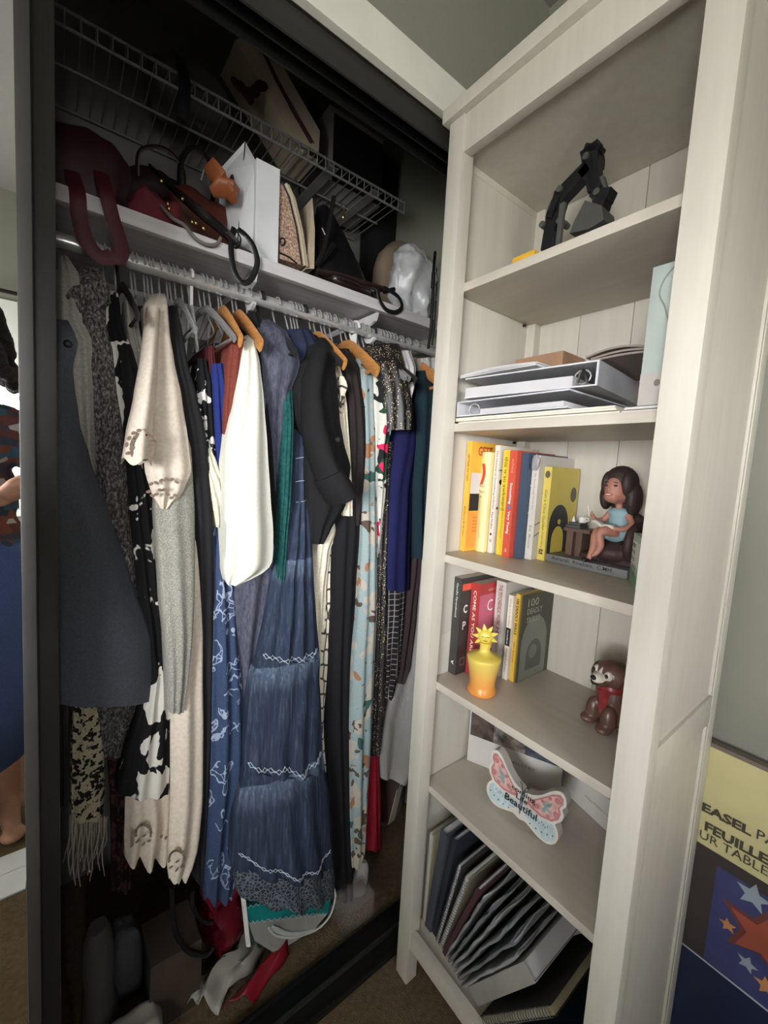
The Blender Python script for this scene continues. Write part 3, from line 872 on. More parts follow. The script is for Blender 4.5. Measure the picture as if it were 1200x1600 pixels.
garment('black_cardigan', 'black cardigan on a black velvet hanger behind the white blouse', 'cardigan', C_black2,
        [(488, 388, 404, .28), (520, 394, 416, .235), (568, 398, 419, .215), (640, 402, 426, .20), (700, 408, 431, .19), (780, 412, 434, .185), (826, 416, 433, .185), (850, 418, 430, .19)], seed=19)
ch = garment('chambray_dress', 'long slate chambray shirt dress with rolled short sleeve', 'dress', C_chamb,
        [(500, 404, 424, .27), (518, 402, 448, .225), (557, 408, 468, .20), (575, 410, 469, .195), (606, 412, 456, .195), (655, 414, 446, .195), (760, 412, 445, .195), (822, 404, 437, .195), (880, 382, 430, .195), (920, 366, 426, .195), (1020, 366, 408, .20), (1100, 366, 392, .205), (1200, 368, 388, .21), (1260, 370, 388, .21)], seed=20, fold=.006, nr=44)
garment('teal_lace_dress', 'narrow teal lace dress edge in front of the denim dress', 'dress', C_teal,
        [(600, 440, 456, .20), (655, 446, 459, .175), (700, 444, 458, .17), (780, 441, 455, .165), (850, 437, 449, .165), (900, 434, 446, .165), (911, 436, 443, .165)], seed=21, fold=.003)
garment('navy_denim_jacket', 'dark navy denim jacket with bunched shoulders beside the black blazer', 'jacket', C_navy,
        [(515, 446, 486, .26), (540, 450, 500, .225), (580, 462, 490, .21), (640, 466, 488, .21)], seed=22, fold=.008, freq=3)
# tiered denim dress: three gathered tiers, each a part
dd = thing('denim_dress', 'long tiered blue denim dress with white zigzag stitching', 'dress', at(440, 1390, 'y', .19), 'clothes hanging in the closet')
C_denim = denim_tiers(WM[dd.name].translation.z, [(1.035, .05), (.805, .055), (.553, .06)])
def tier(nm, rows, sd, mt=None, fr=4, fo=.009, nr=26):
    return obj(nm, garment_mesh(rows, fold=fo, freq=fr, seed=sd, nr=nr, hemwave=.0), mt or C_denim, dd, 60)
T_BOD = [(560, 462, 480, .235), (620, 466, 488, .205), (690, 462, 483, .195), (745, 458, 483, .19), (790, 456, 484, .19)]
T_UP = [(782, 456, 484, .19), (850, 440, 488, .18), (900, 424, 490, .175), (960, 416, 494, .17), (1030, 406, 500, .165)]
T_MID = [(1028, 406, 500, .167), (1060, 394, 499, .16), (1110, 388, 502, .158), (1170, 382, 504, .155), (1204, 382, 508, .152)]
T_LOW = [(1202, 382, 508, .154), (1240, 374, 514, .147), (1296, 364, 518, .145), (1350, 364, 521, .145), (1358, 366, 521, .145)]
tier('bodice', T_BOD, 1, None, 2.5, .003); tier('upper_tier', T_UP, 2); tier('middle_tier', T_MID, 3); tier('lower_tier', T_LOW, 4)
n = N('dark_lace', .9); f = n.math('LESS_THAN', n.voro(110, 'DISTANCE_TO_EDGE'), .12); n.color(n.mix(f, (34, 36, 44), (96, 104, 114))); C_lace = n.m
tier('lace_hem', [(1352, 366, 521, .147), (1376, 369, 523, .147), (1402, 376, 522, .149)], 4, C_lace, 4, .009, 10)
def on_front(rows, v, u, fold, freq, seed, lift=.0016, bulge=.35):
    """the point of a garment's front under pixel (u, v), as garment_mesh shapes it"""
    R = rows_interp(rows, 300)
    k = min(range(300), key=lambda i: abs(R[i][0] - v))
    _, ul, ur, ya, yb = R[k]
    s = k / 299
    L, Rr = at(ul, v, 'y', ya), at(ur, v, 'y', yb)
    q = min(.97, max(.03, (u - ul) / (ur - ul))); ph = seed * 1.7; amp = fold * (.25 + .75 * s)
    p = L.lerp(Rr, q)
    f = amp * math.sin(2 * math.pi * (freq * q + ph + .25 * math.sin(3 * s + ph))) * math.sin(math.pi * q) ** .5
    return V((p.x, p.y - bulge * max(Rr.x - L.x, .004) * .5 * math.sin(math.pi * q) + f - lift, p.z))
def zigzag(nm, pts, rows, seed, amp=4, step=4):
    for off in (-amp, amp):
        m = MB()
        P = []
        for i in range(len(pts) - 1):
            (u0, v0), (u1, v1) = pts[i], pts[i + 1]
            k = max(2, int(abs(u1 - u0) / step))
            P += [on_front(rows, v0 + (v1 - v0) * j / k + off * (1 if (j + len(P)) % 2 else -.3), u0 + (u1 - u0) * j / k, .009, 4, seed) for j in range(k)]
        m.tube(P, .00085, 5)
        obj(nm, m, C_stitch, dd)
zigzag('zigzag_stitching', [(408, 1022), (430, 1026), (452, 1024), (476, 1020), (499, 1012)], T_UP, 2)
zigzag('zigzag_stitching', [(384, 1190), (402, 1197), (418, 1194), (430, 1186), (444, 1194), (460, 1197), (474, 1190), (490, 1182), (506, 1172)], T_MID, 3)
zigzag('zigzag_stitching', [(370, 1330), (390, 1338), (410, 1340), (430, 1344), (450, 1348), (470, 1345), (490, 1338), (516, 1322)], T_LOW, 4, 2.5)
for vv in (717, 753, 785):
    m = MB(); m.tube([on_front(T_BOD, vv - (u - 458) * .2, u, .003, 2.5, 1) for u in range(460, 483, 3)], .0006, 5); obj('seam_stitching', m, C_stitch, dd)

bz = garment('black_blazer', 'black blazer with rolled-up sleeve and green-black button', 'blazer', C_blazer,
        [(528, 490, 508, .25), (541, 484, 519, .205), (575, 474, 524, .18), (613, 465, 528, .17), (655, 468, 531, .165), (690, 484, 537, .165), (730, 480, 548, .165), (790, 484, 540, .17), (830, 485, 516, .175), (850, 487, 506, .18)], seed=23, fold=.004, nr=44)
m = MB(); A, B = at(492, 560, 'y', .17), at(521, 775, 'y', .125)
m.tube(cr([at(500, 555, 'y', .18), at(486, 610, 'y', .16), at(494, 690, 'y', .14), at(516, 748, 'y', .125)], 5), [.03, .032, .033, .034, .035, .036, .036, .037, .038, .039, .04, .04, .041, .042, .042, .043], 16, flat=(.62, 1, (1, 0, 0))); m.wobble(.006, 22, 3); obj('sleeve', m, C_blazer, bz)
m = MB(); m.tube([at(512, 742, 'y', .122), at(522, 760, 'y', .118), at(532, 778, 'y', .118)], [.046, .05, .047], 18, flat=(.62, 1, (1, 0, 0))); m.wobble(.004, 26, 5); obj('rolled_cuff', m, C_blazer, bz)
m = MB(); p = at(527, 687, 'y', .148); m.lathe([(.0055, 0), (.0062, .002), (.004, .004)], n=14, M=Matrix.Translation(p) @ Matrix.Rotation(math.pi / 2, 4, 'X')); obj('button', m, mat('green_black_button', (52, 58, 44), .3), bz, label='green-black round button')
cb = garment('ruffled_cream_blouse', 'cream blouse with a ruffled collar behind the black blazer', 'blouse', C_ivory,
        [(565, 520, 530, .235), (600, 522, 538, .205), (640, 526, 543, .195), (720, 532, 548, .19), (780, 534, 551, .19), (806, 536, 551, .19)], seed=24, fold=.005)
m = MB(); P = [at(526 + 3 * math.sin(k), 588 + 8 * k, 'y', .19) for k in range(8)]; m.tube([p + V((.012, 0, 0)) for p in P], [.006, .010, .012, .010, .012, .011, .008, .005], 10); m.wobble(.005, 90, 2); obj('collar_ruffle', m, C_lattice, cb)
garment('cream_wrap_dress', 'plain cream dress edge hanging below the black blazer', 'dress', C_ivory,
        [(780, 498, 520, .215), (830, 500, 528, .205), (860, 496, 516, .205), (920, 490, 510, .205), (990, 490, 507, .21), (1060, 494, 502, .215)], seed=25, fold=.006)
garment('lattice_print_dress', 'ivory dress with dark lattice print, narrow and long', 'dress', C_lattice,
        [(780, 510, 524, .225), (860, 508, 525, .215), (950, 504, 523, .21), (1040, 499, 518, .21), (1120, 499, 514, .21), (1205, 502, 510, .21)], seed=26, fold=.004)
garment('black_maxi_dress', 'very long black pleated dress right of the denim dress', 'dress', C_black2,
        [(620, 530, 552, .235), (700, 534, 562, .215), (815, 522, 564, .205), (915, 518, 556, .20), (1052, 512, 549, .20), (1127, 508, 549, .20), (1245, 512, 550, .20), (1340, 518, 552, .20), (1404, 523, 552, .20)], seed=27, fold=.007, freq=2.6)
garment('brown_black_jacket', 'brownish black jacket on a wooden hanger with a bar', 'jacket', C_brblack,
        [(545, 528, 545, .27), (575, 540, 562, .22), (640, 546, 570, .20), (700, 548, 574, .195), (770, 548, 572, .195), (820, 546, 566, .20)], seed=28)
garment('olive_dress', 'thin olive dress edge left of the pale floral dress', 'dress', C_olive,
        [(700, 556, 574, .225), (800, 554, 573, .21), (900, 552, 569, .21), (990, 546, 562, .21), (1075, 544, 552, .215)], seed=29)
garment('aqua_floral_dress', 'long pale aqua dress with brown birds and flowers', 'dress', C_aqua,
        [(560, 558, 576, .25), (590, 560, 586, .215), (680, 566, 588, .20), (760, 566, 588, .195), (840, 566, 589, .19), (950, 560, 589, .185), (1040, 552, 585, .185), (1140, 546, 581, .185), (1262, 547, 574, .185), (1330, 549, 571, .185), (1356, 551, 562, .185)], seed=30, fold=.006, freq=2)
garment('white_floral_dress', 'white dress with large green, black and pink flowers', 'dress', C_whfl,
        [(560, 584, 600, .25), (600, 584, 617, .205), (650, 584, 616, .20), (700, 584, 606, .20), (765, 582, 603, .20), (830, 582, 596, .205), (890, 580, 590, .21), (950, 580, 588, .215)], seed=31, fold=.006)
garment('sequin_blouse', 'black top scattered with gold sequins in vertical lines', 'top', C_seq,
        [(538, 582, 624, .25), (570, 590, 632, .20), (610, 602, 640, .185), (640, 606, 646, .18), (672, 608, 647, .18)], seed=32, fold=.006, freq=3)
garment('sequin_dress', 'long black dress with sequin bands beside the pale aqua dress', 'dress', C_seq,
        [(690, 596, 614, .225), (780, 592, 610, .215), (900, 589, 606, .21), (1000, 586, 605, .21), (1100, 580, 602, .21), (1180, 578, 594, .215)], seed=33, fold=.004)
garment('crimson_dress', 'crimson dress whose hem shows red below the black clothes', 'dress', C_red,
        [(720, 598, 616, .235), (800, 600, 620, .23), (850, 598, 616, .235), (1000, 588, 602, .235), (1181, 576, 592, .225), (1250, 572, 595, .22), (1326, 568, 596, .22)], seed=34, fold=.003)
sh_ = garment('white_shirt', 'white shirt with open collar between sequin top and teal dress', 'shirt', C_pinkwh,
        [(548, 626, 642, .255), (575, 630, 650, .215), (605, 634, 648, .20), (625, 636, 642, .20)], seed=35)
garment('deep_blue_blouse', 'deep blue jersey top ending above the checked skirt', 'top', C_navy2,
        [(600, 636, 652, .245), (690, 618, 652, .225), (765, 606, 643, .215), (860, 604, 641, .21), (922, 604, 640, .21)], seed=36, fold=.004)
garment('dark_teal_dress', 'dark teal jersey dress last before the white bookcase post', 'dress', C_dteal,
        [(580, 646, 672, .26), (620, 648, 682, .23), (700, 646, 682, .22), (760, 642, 676, .22), (872, 640, 672, .22)], seed=37)
garment('checked_skirt', 'black skirt with a white windowpane check', 'skirt', C_check,
        [(910, 606, 636, .22), (960, 604, 632, .215), (1040, 600, 626, .215), (1092, 598, 614, .215)], seed=38)
garment('plum_dress', 'plum brown dress slanting beside the plastic bag', 'dress', C_plum,
        [(800, 650, 668, .24), (880, 640, 660, .225), (960, 630, 652, .22), (1040, 622, 644, .22), (1068, 622, 632, .22)], seed=39)
garment('lavender_slip', 'thin lavender slip between sequin dress and checked skirt', 'slip', C_lav,
        [(880, 602, 610, .235), (960, 603, 609, .225), (1020, 602, 606, .225)], seed=40, nr=14)
garment('garment_bag', 'translucent plastic dry-cleaning bag hanging against the bookcase', 'garment bag', M_film,
        [(560, 652, 690, .28), (760, 650, 690, .24), (960, 634, 690, .235), (1060, 618, 690, .23), (1140, 596, 684, .23), (1200, 592, 668, .23), (1215, 594, 655, .23)], seed=41, fold=.016, freq=3)

# scarf with fringe, hung over a wire hanger
n = N('beige_black_knit', .95, 0, .1); f = n.math('GREATER_THAN', n.noise(75, 2, .6), .54); n.color(n.mix(f, (176, 166, 138), (40, 37, 34))); n.bump(n.voro(170, 'F1'), .8, .003); C_scarf = n.m
sc = thing('fringed_scarf', 'beige and black knitted scarf with long cream fringe', 'scarf', at(140, 1390, 'y', .25), 'clothes hanging in the closet')
obj('scarf_body', garment_mesh([(1000, 122, 156, .265), (1090, 116, 156, .255), (1180, 113, 162, .25), (1250, 112, 160, .248), (1282, 112, 156, .247)], fold=.004, freq=1.5, seed=3, nr=20, yback=.31), C_scarf, sc, 60)
C_yarn = cloth('cream_yarn', (158, 148, 130))
for k in range(24):
    u = 110 + 58 * k / 23
    v0 = 1274 + rnd.uniform(-4, 4)
    v1 = 1366 + rnd.uniform(-26, 26) - (u > 150) * 20
    y = .243 + rnd.uniform(0, .03)
    P = [at(u + 5 * math.sin(k * 2.1 + q * 5) * q - 6 * q, v0 + (v1 - v0) * q, 'y', y) for q in (0, .2, .4, .6, .8, 1)]
    m = MB(); m.tube(P, [.0017, .0019, .0016, .0015, .0014, .001], 5); obj('fringe_strand', m, C_yarn, sc)
garment('striped_scarf', 'black and grey striped scarf end below the charcoal dress', 'scarf', mat('black_grey_stripe', (60, 58, 56), .9),
        [(1080, 90, 108, .27), (1160, 90, 106, .27), (1260, 90, 106, .27)], seed=42, nr=14, yback=.30)
garment('patterned_scarf', 'dark maroon patterned scarf hanging behind the fringed scarf', 'scarf', two_tone('maroon_black_print', (40, 26, 27), (84, 52, 50), 60, .52, 3, .3, .05),
        [(1180, 168, 192, .30), (1260, 174, 200, .29), (1330, 176, 204, .29), (1392, 178, 204, .29)], seed=43, nr=18, yback=.34)

# ---- hangers
def hx(u, v=470):
    return at(u, v, 'y', RY).x
HANG = [('wire', 152, 'wire hanger under the maroon straps holding the charcoal dress'), ('wire', 163, 'wire hanger holding the pale grey blouse'), ('black', 186, 'black hanger holding the tweed coat'),
        ('wire', 181, 'wire hanger holding the black and white print dress'), ('wire', 206, 'wire hanger holding the grey satin top'), ('wire', 212, 'wire hanger holding the small black shell top'),
        ('wire', 226, 'first of three close wire hooks above the cream blouse'), ('wire', 232, 'second of three close wire hooks above the cream blouse'), ('wire', 238, 'third of three close wire hooks above the cream blouse'),
        ('wire', 250, 'wire hanger holding the heather grey cardigan'), ('wire', 262, 'wire hanger holding the long cream eyelet dress'), ('wire', 268, 'wire hanger holding the long black dress'),
        ('clear', 275, 'clear plastic hanger under the dangling black strap'), ('wire', 286, 'wire hook left of the white hanger neck'), ('white', 298, 'white hanger with a tall flat neck'),
        ('clear', 314, 'clear plastic hanger holding the fleck print blouse'), ('wire', 321, 'wire hanger holding the cream ruffled top'), ('wire', 330, 'wire hanger holding the blue flower dress'),
        ('wood', 343, 'wooden hanger holding the royal blue blouse'), ('wire', 349, 'wire hook between the two wooden hangers'), ('wood', 366, 'wooden hanger holding the white blouse'),
        ('wire', 373, 'wire hanger holding the rust dress'), ('wire', 389, 'wire hanger holding the black cardigan'), ('black', 408, 'thick black hanger beside the white shelf bracket'),
        ('wire', 403, 'wire hanger just left of the thick black hanger'), ('wire', 432, 'wire hanger holding the chambray dress'), ('wire', 452, 'wire hanger holding the teal lace dress'),
        ('wire', 459, 'wire hanger holding the navy denim jacket'), ('wire', 464, 'wire hanger holding the denim dress'), ('wire', 469, 'wire hook touching the middle black hanger'),
        ('black', 475, 'black hanger in the middle of the rod'), ('wood', 489, 'wooden hanger holding the black blazer'), ('wire', 497, 'wire hanger holding the ruffled cream blouse'),
        ('wire', 508, 'wire hanger holding the cream wrap dress'), ('wire', 513, 'wire hanger holding the lattice print dress'), ('wire', 522, 'wire hanger holding the black maxi dress'),
        ('wood', 538, 'wooden hanger with bar holding the brown black jacket'), ('wire', 547, 'wire hanger holding the olive dress'), ('white', 556, 'white plastic hanger left of the second shelf bracket'),
        ('clear', 566, 'clear plastic hanger holding the aqua floral dress'), ('clear', 574, 'clear plastic hanger holding the white floral dress'), ('black', 583, 'black hanger holding the sequin top'),
        ('wire', 592, 'first wire hook right of the last black hanger'), ('wire', 597, 'wire hanger holding the sequin dress'), ('wire', 602, 'wire hanger holding the crimson dress'),
        ('wire', 607, 'wire hanger holding the white shirt'), ('wire', 612, 'wire hanger holding the deep blue top'), ('wire', 617, 'wire hanger holding the checked skirt'),
        ('wire', 628, 'wire hanger holding the plum dress'), ('wood', 640, 'wooden hanger holding the dark teal dress'), ('wire', 652, 'wire hanger holding the plastic dry-cleaning bag')]
for k, (kind, u, lab) in enumerate(HANG):
    hanger(hx(u), kind, lab, twist=rnd.uniform(-.06, .06) + (-.1 if kind == 'wood' else 0))
# ================================================================== WIRE SHELF AND THINGS STORED HIGH UP
M_wsh = mat('grey_coated_wire', (122, 122, 122), .6)
WZ, WY0, WX1 = 2.075, .425, .232
t = thing('wire_shelf', 'white ventilated wire shelf high in the dark closet', 'shelf', (-.6, .57, WZ))
for y, z, r in ((WY0, WZ, .0032), (WY0, WZ - .03, .0032), (.57, WZ - .003, .003), (YC - .01, WZ - .003, .003)):
    m = MB(); m.tube([(XL + .004, y, z), (WX1, y, z)], r, 8); obj('long_wire', m, M_wsh, t)
for k in range(54):
    x = WX1 - .002 - k * .0255
    m = MB(); m.tube([(x, YC - .008, WZ + .003), (x, WY0, WZ + .003), (x, WY0 - .003, WZ - .001), (x, WY0 - .003, WZ - .032)], .0016, 5); obj('cross_wire', m, M_wsh, t)
for x in (-.02, .128):
    m = MB(); m.box((x - .014, WY0 + .005, WZ - .0085), (x + .014, YC - .004, WZ - .0055)); m.box((x - .014, YC - .008, WZ - .2), (x + .014, YC - .003, WZ - .006)); obj('support_strip', m, M_wsh, t)

M_maroon = mat('maroon_leather', (52, 20, 26), .5, bump=.2, bs=120)
M_crim = mat('crimson_cloth', (100, 26, 36), .8, bump=.3, bs=300)
M_brownl = mat('reddish_brown_leather', (88, 42, 32), .45, bump=.2, bs=150)
M_tan = mat('orange_brown_leather', (150, 84, 48), .45)
M_patent = mat('black_patent_leather', (28, 23, 22), .18, spec=.7)
M_blackl = mat('black_leather', (23, 23, 25), .38, bump=.15, bs=160)
M_gold = mat('gold_metal', (205, 178, 110), .22, .95)
M_cream = mat('cream_fabric', (196, 180, 156), .85, bump=.3, bs=400)
M_paperw = mat('white_card', (226, 227, 230), .6, var=.02)
M_beige = mat('beige_canvas', (132, 116, 98), .9, bump=.3, bs=300)
M_plasticbag = mat('white_plastic_bag', (200, 201, 203), .35, bump=.5, bs=40, spec=.6)
ZS = 1.712

def crumple(name, label, cat, material, c, r, amp=.012, scale=14, seed=0, e=.55, parent=None, group=None, rot=0, n=36, m_=22, floor=None):
    mb = superbox((0, 0, 0), r, e, n, m_, M=Matrix.Translation(c) @ Matrix.Rotation(rot, 4, 'Z'))
    mb.wobble(amp, scale, seed); mb.wobble(amp * .4, scale * 2.7, seed + 5)
    if floor is not None:
        lo = min(p.z for p in mb.v)
        for p in mb.v:
            p.z += floor - lo
    return obj(name, mb, material, parent, 80, label=label, cat=cat, group=group)

def strap(name, pts, r, material, parent, flat=(.25, 1), k=6, label=None, axis=None):
    m = MB(); m.tube(cr(pts, k), r, 8, flat=flat + ((axis,) if axis else ())); return obj(name, m, material, parent, label=label)

# maroon bag at the far left with two straps hanging in front of the shelf edge
c = at(150, 262, 'y', .44)
t = thing('maroon_handbag', 'maroon handbag with two straps hanging over the shelf edge', 'handbag', (c.x, .43, ZS))
crumple('bag_body', None, None, M_maroon, (c.x - .045, .45, ZS + .078), (.10, .07, .078), .014, 13, 1, parent=t, floor=ZS + .0006)
for a in ([(112, 268), (121, 300), (124, 340), (136, 378), (158, 402), (176, 400)], [(158, 270), (166, 300), (176, 340), (190, 385), (186, 402), (172, 398)]):
    P = [at(u, v, 'y', .36 if v < 285 else .308 if v < 305 else .306) for u, v in a]
    strap('strap', P, .0125, mat('dark_red_strap', (78, 24, 32), .6), t, (.18, 1), axis=(0, 1, 0))
c = at(238, 308, 'y', .37)
crumple('red_pouch', 'folded crimson cloth pouch lying at the shelf edge', 'pouch', M_crim, (c.x + .005, .365, ZS + .03), (.05, .032, .03), .012, 24, 4, floor=ZS + .0006)
# reddish brown handbag with an orange-brown bow
c = at(310, 296, 'y', .46)
t = thing('brown_handbag', 'reddish brown leather handbag with an orange-brown leather bow', 'handbag', (c.x, .46, ZS))
crumple('bag_body', None, None, M_brownl, (c.x + .005, .475, ZS + .075), (.085, .05, .075), .012, 15, 7, parent=t, floor=ZS + .0006)
for k, (a, b, r) in enumerate((((322, 268), (350, 288), .024), ((330, 300), (372, 302), .022), ((340, 290), (366, 318), .02))):
    A, B = at(*a, 'y', .385), at(*b, 'y', .372)
    m = MB(); m.tube([A, A.lerp(B, .3) + V((0, -.01, .006)), A.lerp(B, .7) + V((0, -.012, 0)), B], [r * .4, r, r * .9, r * .5], 12, flat=(.4, 1)); m.wobble(.004, 40, k); obj('bow_loop', m, M_tan, t)
m = MB(); m.tube([at(314, 282, 'y', .40), at(318, 265, 'y', .40)], .0016, 6); obj('zip_pull', m, M_wire, t)
# strappy black bag with gold studs, lying slanted, its loop hanging down
t = thing('strappy_black_bag', 'glossy black strappy bag with gold studs and a strap loop hanging down', 'handbag', at(300, 330, 'y', .33))
for k in range(4):
    P = [at(236 + 4 * k, 262 + 5 * k, 'y', .40), at(268 + 2 * k, 292 + 3 * k, 'y', .355), at(312 - k, 325 + 3 * k, 'y', .33), at(352 - 2 * k, 358 + 2 * k, 'y', .318), at(372 - k, 380 + k, 'y', .312)]
    m = MB(); m.tube(cr(P, 6), .009, 8, flat=(.45, 1)); obj('bag_strap', m, M_patent, t)
for u, v in ((252, 282), (262, 318), (264, 325), (285, 310), (300, 346), (318, 356), (306, 348), (330, 345)):
    p = at(u, v, 'y', .322); m = MB(); m.ell(p, (.0035, .003, .0045), 10, 6); obj('gold_stud', m, M_gold, t)
strap('hanging_loop', [at(u, v, 'y', y) for u, v, y in ((366, 356, .318), (361, 385, .308), (366, 422, .305), (380, 442, .304), (394, 434, .304), (402, 410, .304), (396, 385, .306), (384, 368, .308), (372, 358, .318))], .0062, M_blackl, t, (.3, 1), axis=(0, 1, 0))
strap('small_loop', [at(u, v, 'y', .312) for u, v in ((368, 362), (364, 374), (367, 386), (374, 384), (376, 372), (370, 362))], .003, M_patent, t)
m = MB(); m.tube(cr([at(u, v, 'y', y) for u, v, y in ((252, 322, .33), (268, 340, .315), (288, 352, .309), (305, 372, .307), (322, 382, .307), (338, 382, .309), (345, 372, .313))], 6), .0036, 8)
tag(obj('braided_lanyard', m, mat('grey_braided_cord', (120, 114, 108), .9, bump=.6, bs=900)), 'grey braided cord looped on the white shelf edge', 'lanyard')
# white gift box: open lid flap on the left, box body on the right
t = thing('white_gift_box', 'white open gift box standing on the closet shelf', 'box', at(405, 400, 'y', .36))
A, B_ = at(400, 300, 'y', .345), at(437, 300, 'y', .345)
zt = at(415, 253, 'y', .345).z
m = MB(); m.box((A.x, .345, ZS + .0005), (B_.x, .46, zt), bev=.0015); obj('box_body', m, M_paperw, t, False)
M_edge = mat('black_edge_line', (40, 42, 48), .6)
P = [at(u, v, 'y', y) for u, v, y in ((340, 268, .46), (383, 221, .40), (400, 252, .347), (400, 398, .347), (362, 375, .40), (345, 362, .46))]
f = MB(); f.add(P + [p + V((.003, .004, 0)) for p in P], [(0, 1, 2, 3, 4, 5), (11, 10, 9, 8, 7, 6)] + [(i, i + 6, (i + 1) % 6 + 6, (i + 1) % 6) for i in range(6)]); fl = obj('lid_flap', f, M_paperw, t, False)
m = MB(); m.tube([at(383, 223, 'y', .396), at(377, 300, 'y', .392), at(371, 383, 'y', .388)], .0012, 5); obj('edge_line', m, M_edge, fl)
m = MB(); p = at(362, 281, 'y', .405); m.ell(p, (.005, .001, .0135), 14, 8, rot=(0, .18, 0)); obj('printed_mark', m, M_maroon, fl)
# woven handbag with dark trim
n = N('woven_pinkish_straw', .85); c0 = n.ramp(n.noise(260, 2, vec=n.co((1, 1, 1))), [(.4, (150, 116, 98)), (.62, (214, 186, 164))]); n.color(c0).bump(n.noise(260, 2), .5, .002); M_weave = n.m
t = thing('woven_handbag', 'pinkish woven handbag with cream edge and black trim', 'handbag', at(455, 415, 'y', .36))
P = [(437, 286), (446, 288), (456, 310), (468, 360), (476, 416), (437, 404)]
q = [at(u, v, 'y', .355) for u, v in P]
q = [V((p.x, p.y, max(p.z, ZS + .001))) for p in q]
f = MB(); f.add(q + [p + V((0, .11, 0)) for p in q], [tuple(range(6)), tuple(range(11, 5, -1))] + [(i, i + 6, (i + 1) % 6 + 6, (i + 1) % 6) for i in range(6)]); obj('bag_body', f, M_weave, t, False)
for off, r, mm in ((0, .0045, M_cream), (.009, .002, M_blackl), (-.006, .0032, M_cream)):
    m = MB(); m.tube([p + V((-off, -.002, 0)) for p in q[1:5]], r, 8); obj('piped_edge', m, mm, t)
m = MB(); m.tube(cr([at(437, 395, 'y', .352), at(452, 402, 'y', .352), at(464, 412, 'y', .352)], 4), .002, 6); obj('trim_line', m, M_blackl, t)
m = MB(); m.tube(cr([at(u, v, 'y', .352) for u, v in ((438, 374), (443, 372), (445, 379), (440, 384))], 4, True), .0016, 6, closed=True); obj('ring', m, M_dark, t)
# tall thin cream pouch, black bag beside it
q = [(488, 309), (492, 360), (491, 420), (478, 420), (483, 370)]
q = [at(u, v, 'y', .36) for u, v in q]; q = [V((p.x, p.y, max(p.z, ZS + .001))) for p in q]
f = MB(); f.add(q + [p + V((.004, .12, 0)) for p in q], [tuple(range(5)), tuple(range(9, 4, -1))] + [(i, i + 5, (i + 1) % 5 + 5, (i + 1) % 5) for i in range(5)])
tag(obj('cream_clutch', f, M_cream, None, False), 'thin cream clutch standing between the woven and black bags', 'clutch')
c = at(470, 320, 'y', .50)
crumple('dark_pouch', 'black pouch behind the thin cream clutch', 'pouch', M_blackl, (c.x, .52, ZS + .1), (.05, .04, .1), .008, 18, 3, floor=ZS + .0006)
t = thing('black_handbag', 'black leather handbag with gold clasp standing in front of the plastic bag', 'handbag', at(545, 430, 'y', .38))
rings = []
for k in range(14):
    s = k / 13
    v = 436 - (436 - 303) * s
    ul = 497 + (520 - 497) * s; ur = 588 - (588 - 541) * s ** 1.25 - (6 if s > .95 else 0)
    L, Rr = at(ul, v, 'y', .35), at(ur, v, 'y', .35)
    L.z = Rr.z = max(min(L.z, Rr.z), ZS + .001) if k == 0 else (L.z + Rr.z) / 2
    cx = (L + Rr) / 2; h = (Rr.x - L.x) / 2; d = .055 * (1 - .75 * s)
    rings.append([V((cx.x + h * math.copysign(abs(math.cos(a)) ** .5, math.cos(a)), .43 + d * math.copysign(abs(math.sin(a)) ** .6, math.sin(a)) - .02 * (1 - s), cx.z + .002 * math.sin(3 * a))) for a in [2 * math.pi * j / 28 for j in range(28)]])
m = MB(); m.loft(rings); m.wobble(.004, 30, 2, (1, 1, .2)); obj('bag_body', m, M_blackl, t, 60)
m = MB(); p = at(536, 337, 'y', .355); m.ell(p, (.004, .004, .009), 12, 8); m.tube([p + V((0, 0, .008)), p + V((.001, .0, .016))], .0015, 6); m.tube([p + V((.0, 0, -.009)), p + V((0, 0, -.02))], .0012, 6); obj('gold_clasp', m, M_gold, t)
m = MB(); m.tube(cr([p + V((.006 * math.cos(a), -.001, .022 + .006 * math.sin(a))) for a in [k * .785 for k in range(8)]], 3, True), .0011, 6, closed=True); obj('gold_ring', m, M_gold, t)
strap('shoulder_strap', [at(u, v, 'y', .35) for u, v in ((522, 306), (515, 345), (505, 390), (496, 412), (510, 398), (522, 380))], .006, M_blackl, t, (.3, 1))
m = MB(); m.tube([at(503, 356, 'y', .35), at(508, 367, 'y', .35)], .0016, 6); obj('zip_pull', m, M_wire, t)
t = thing('black_belt', 'coiled dark brown belt whose end loops over the shelf edge', 'belt', at(560, 440, 'y', .33))
for k in range(5):
    P = [at(494 + 3 * k, 424 + 2 * k, 'y', .335 + .006 * k), at(530, 431 + 3 * k, 'y', .332), at(566, 442 + 3 * k, 'y', .328 + .003 * k), at(600 - 5 * k, 452 + 2 * k, 'y', .328)]
    P = [V((p.x, p.y, max(p.z, ZS + .008))) for p in P]
    m = MB(); m.tube(cr(P, 5), .008, 8, flat=(.35, 1)); obj('belt_coil', m, M_patent if k % 2 else mat('dark_brown_leather', (44, 32, 27), .4), t)
strap('belt_loop', [at(u, v, 'y', .309) for u, v in ((590, 452), (594, 470), (604, 484), (618, 488), (628, 480), (624, 466), (612, 456), (600, 450))], .006, M_blackl, t, (.3, 1), axis=(0, 1, 0))
m = MB(); m.tube([at(600, 456, 'y', .33), at(616, 452, 'y', .33)], .006, 8); obj('belt_buckle', m, M_patent, t)
c = at(640, 425, 'y', .47)
crumple('white_plastic_bag', 'crumpled white plastic bag stuffed beside the bookcase', 'plastic bag', M_plasticbag, (c.x - .03, .415, ZS + .1), (.082, .05, .115), .024, 17, 9, .7, n=56, m_=36, floor=ZS + .0006)
c = at(650, 380, 'y', .62)
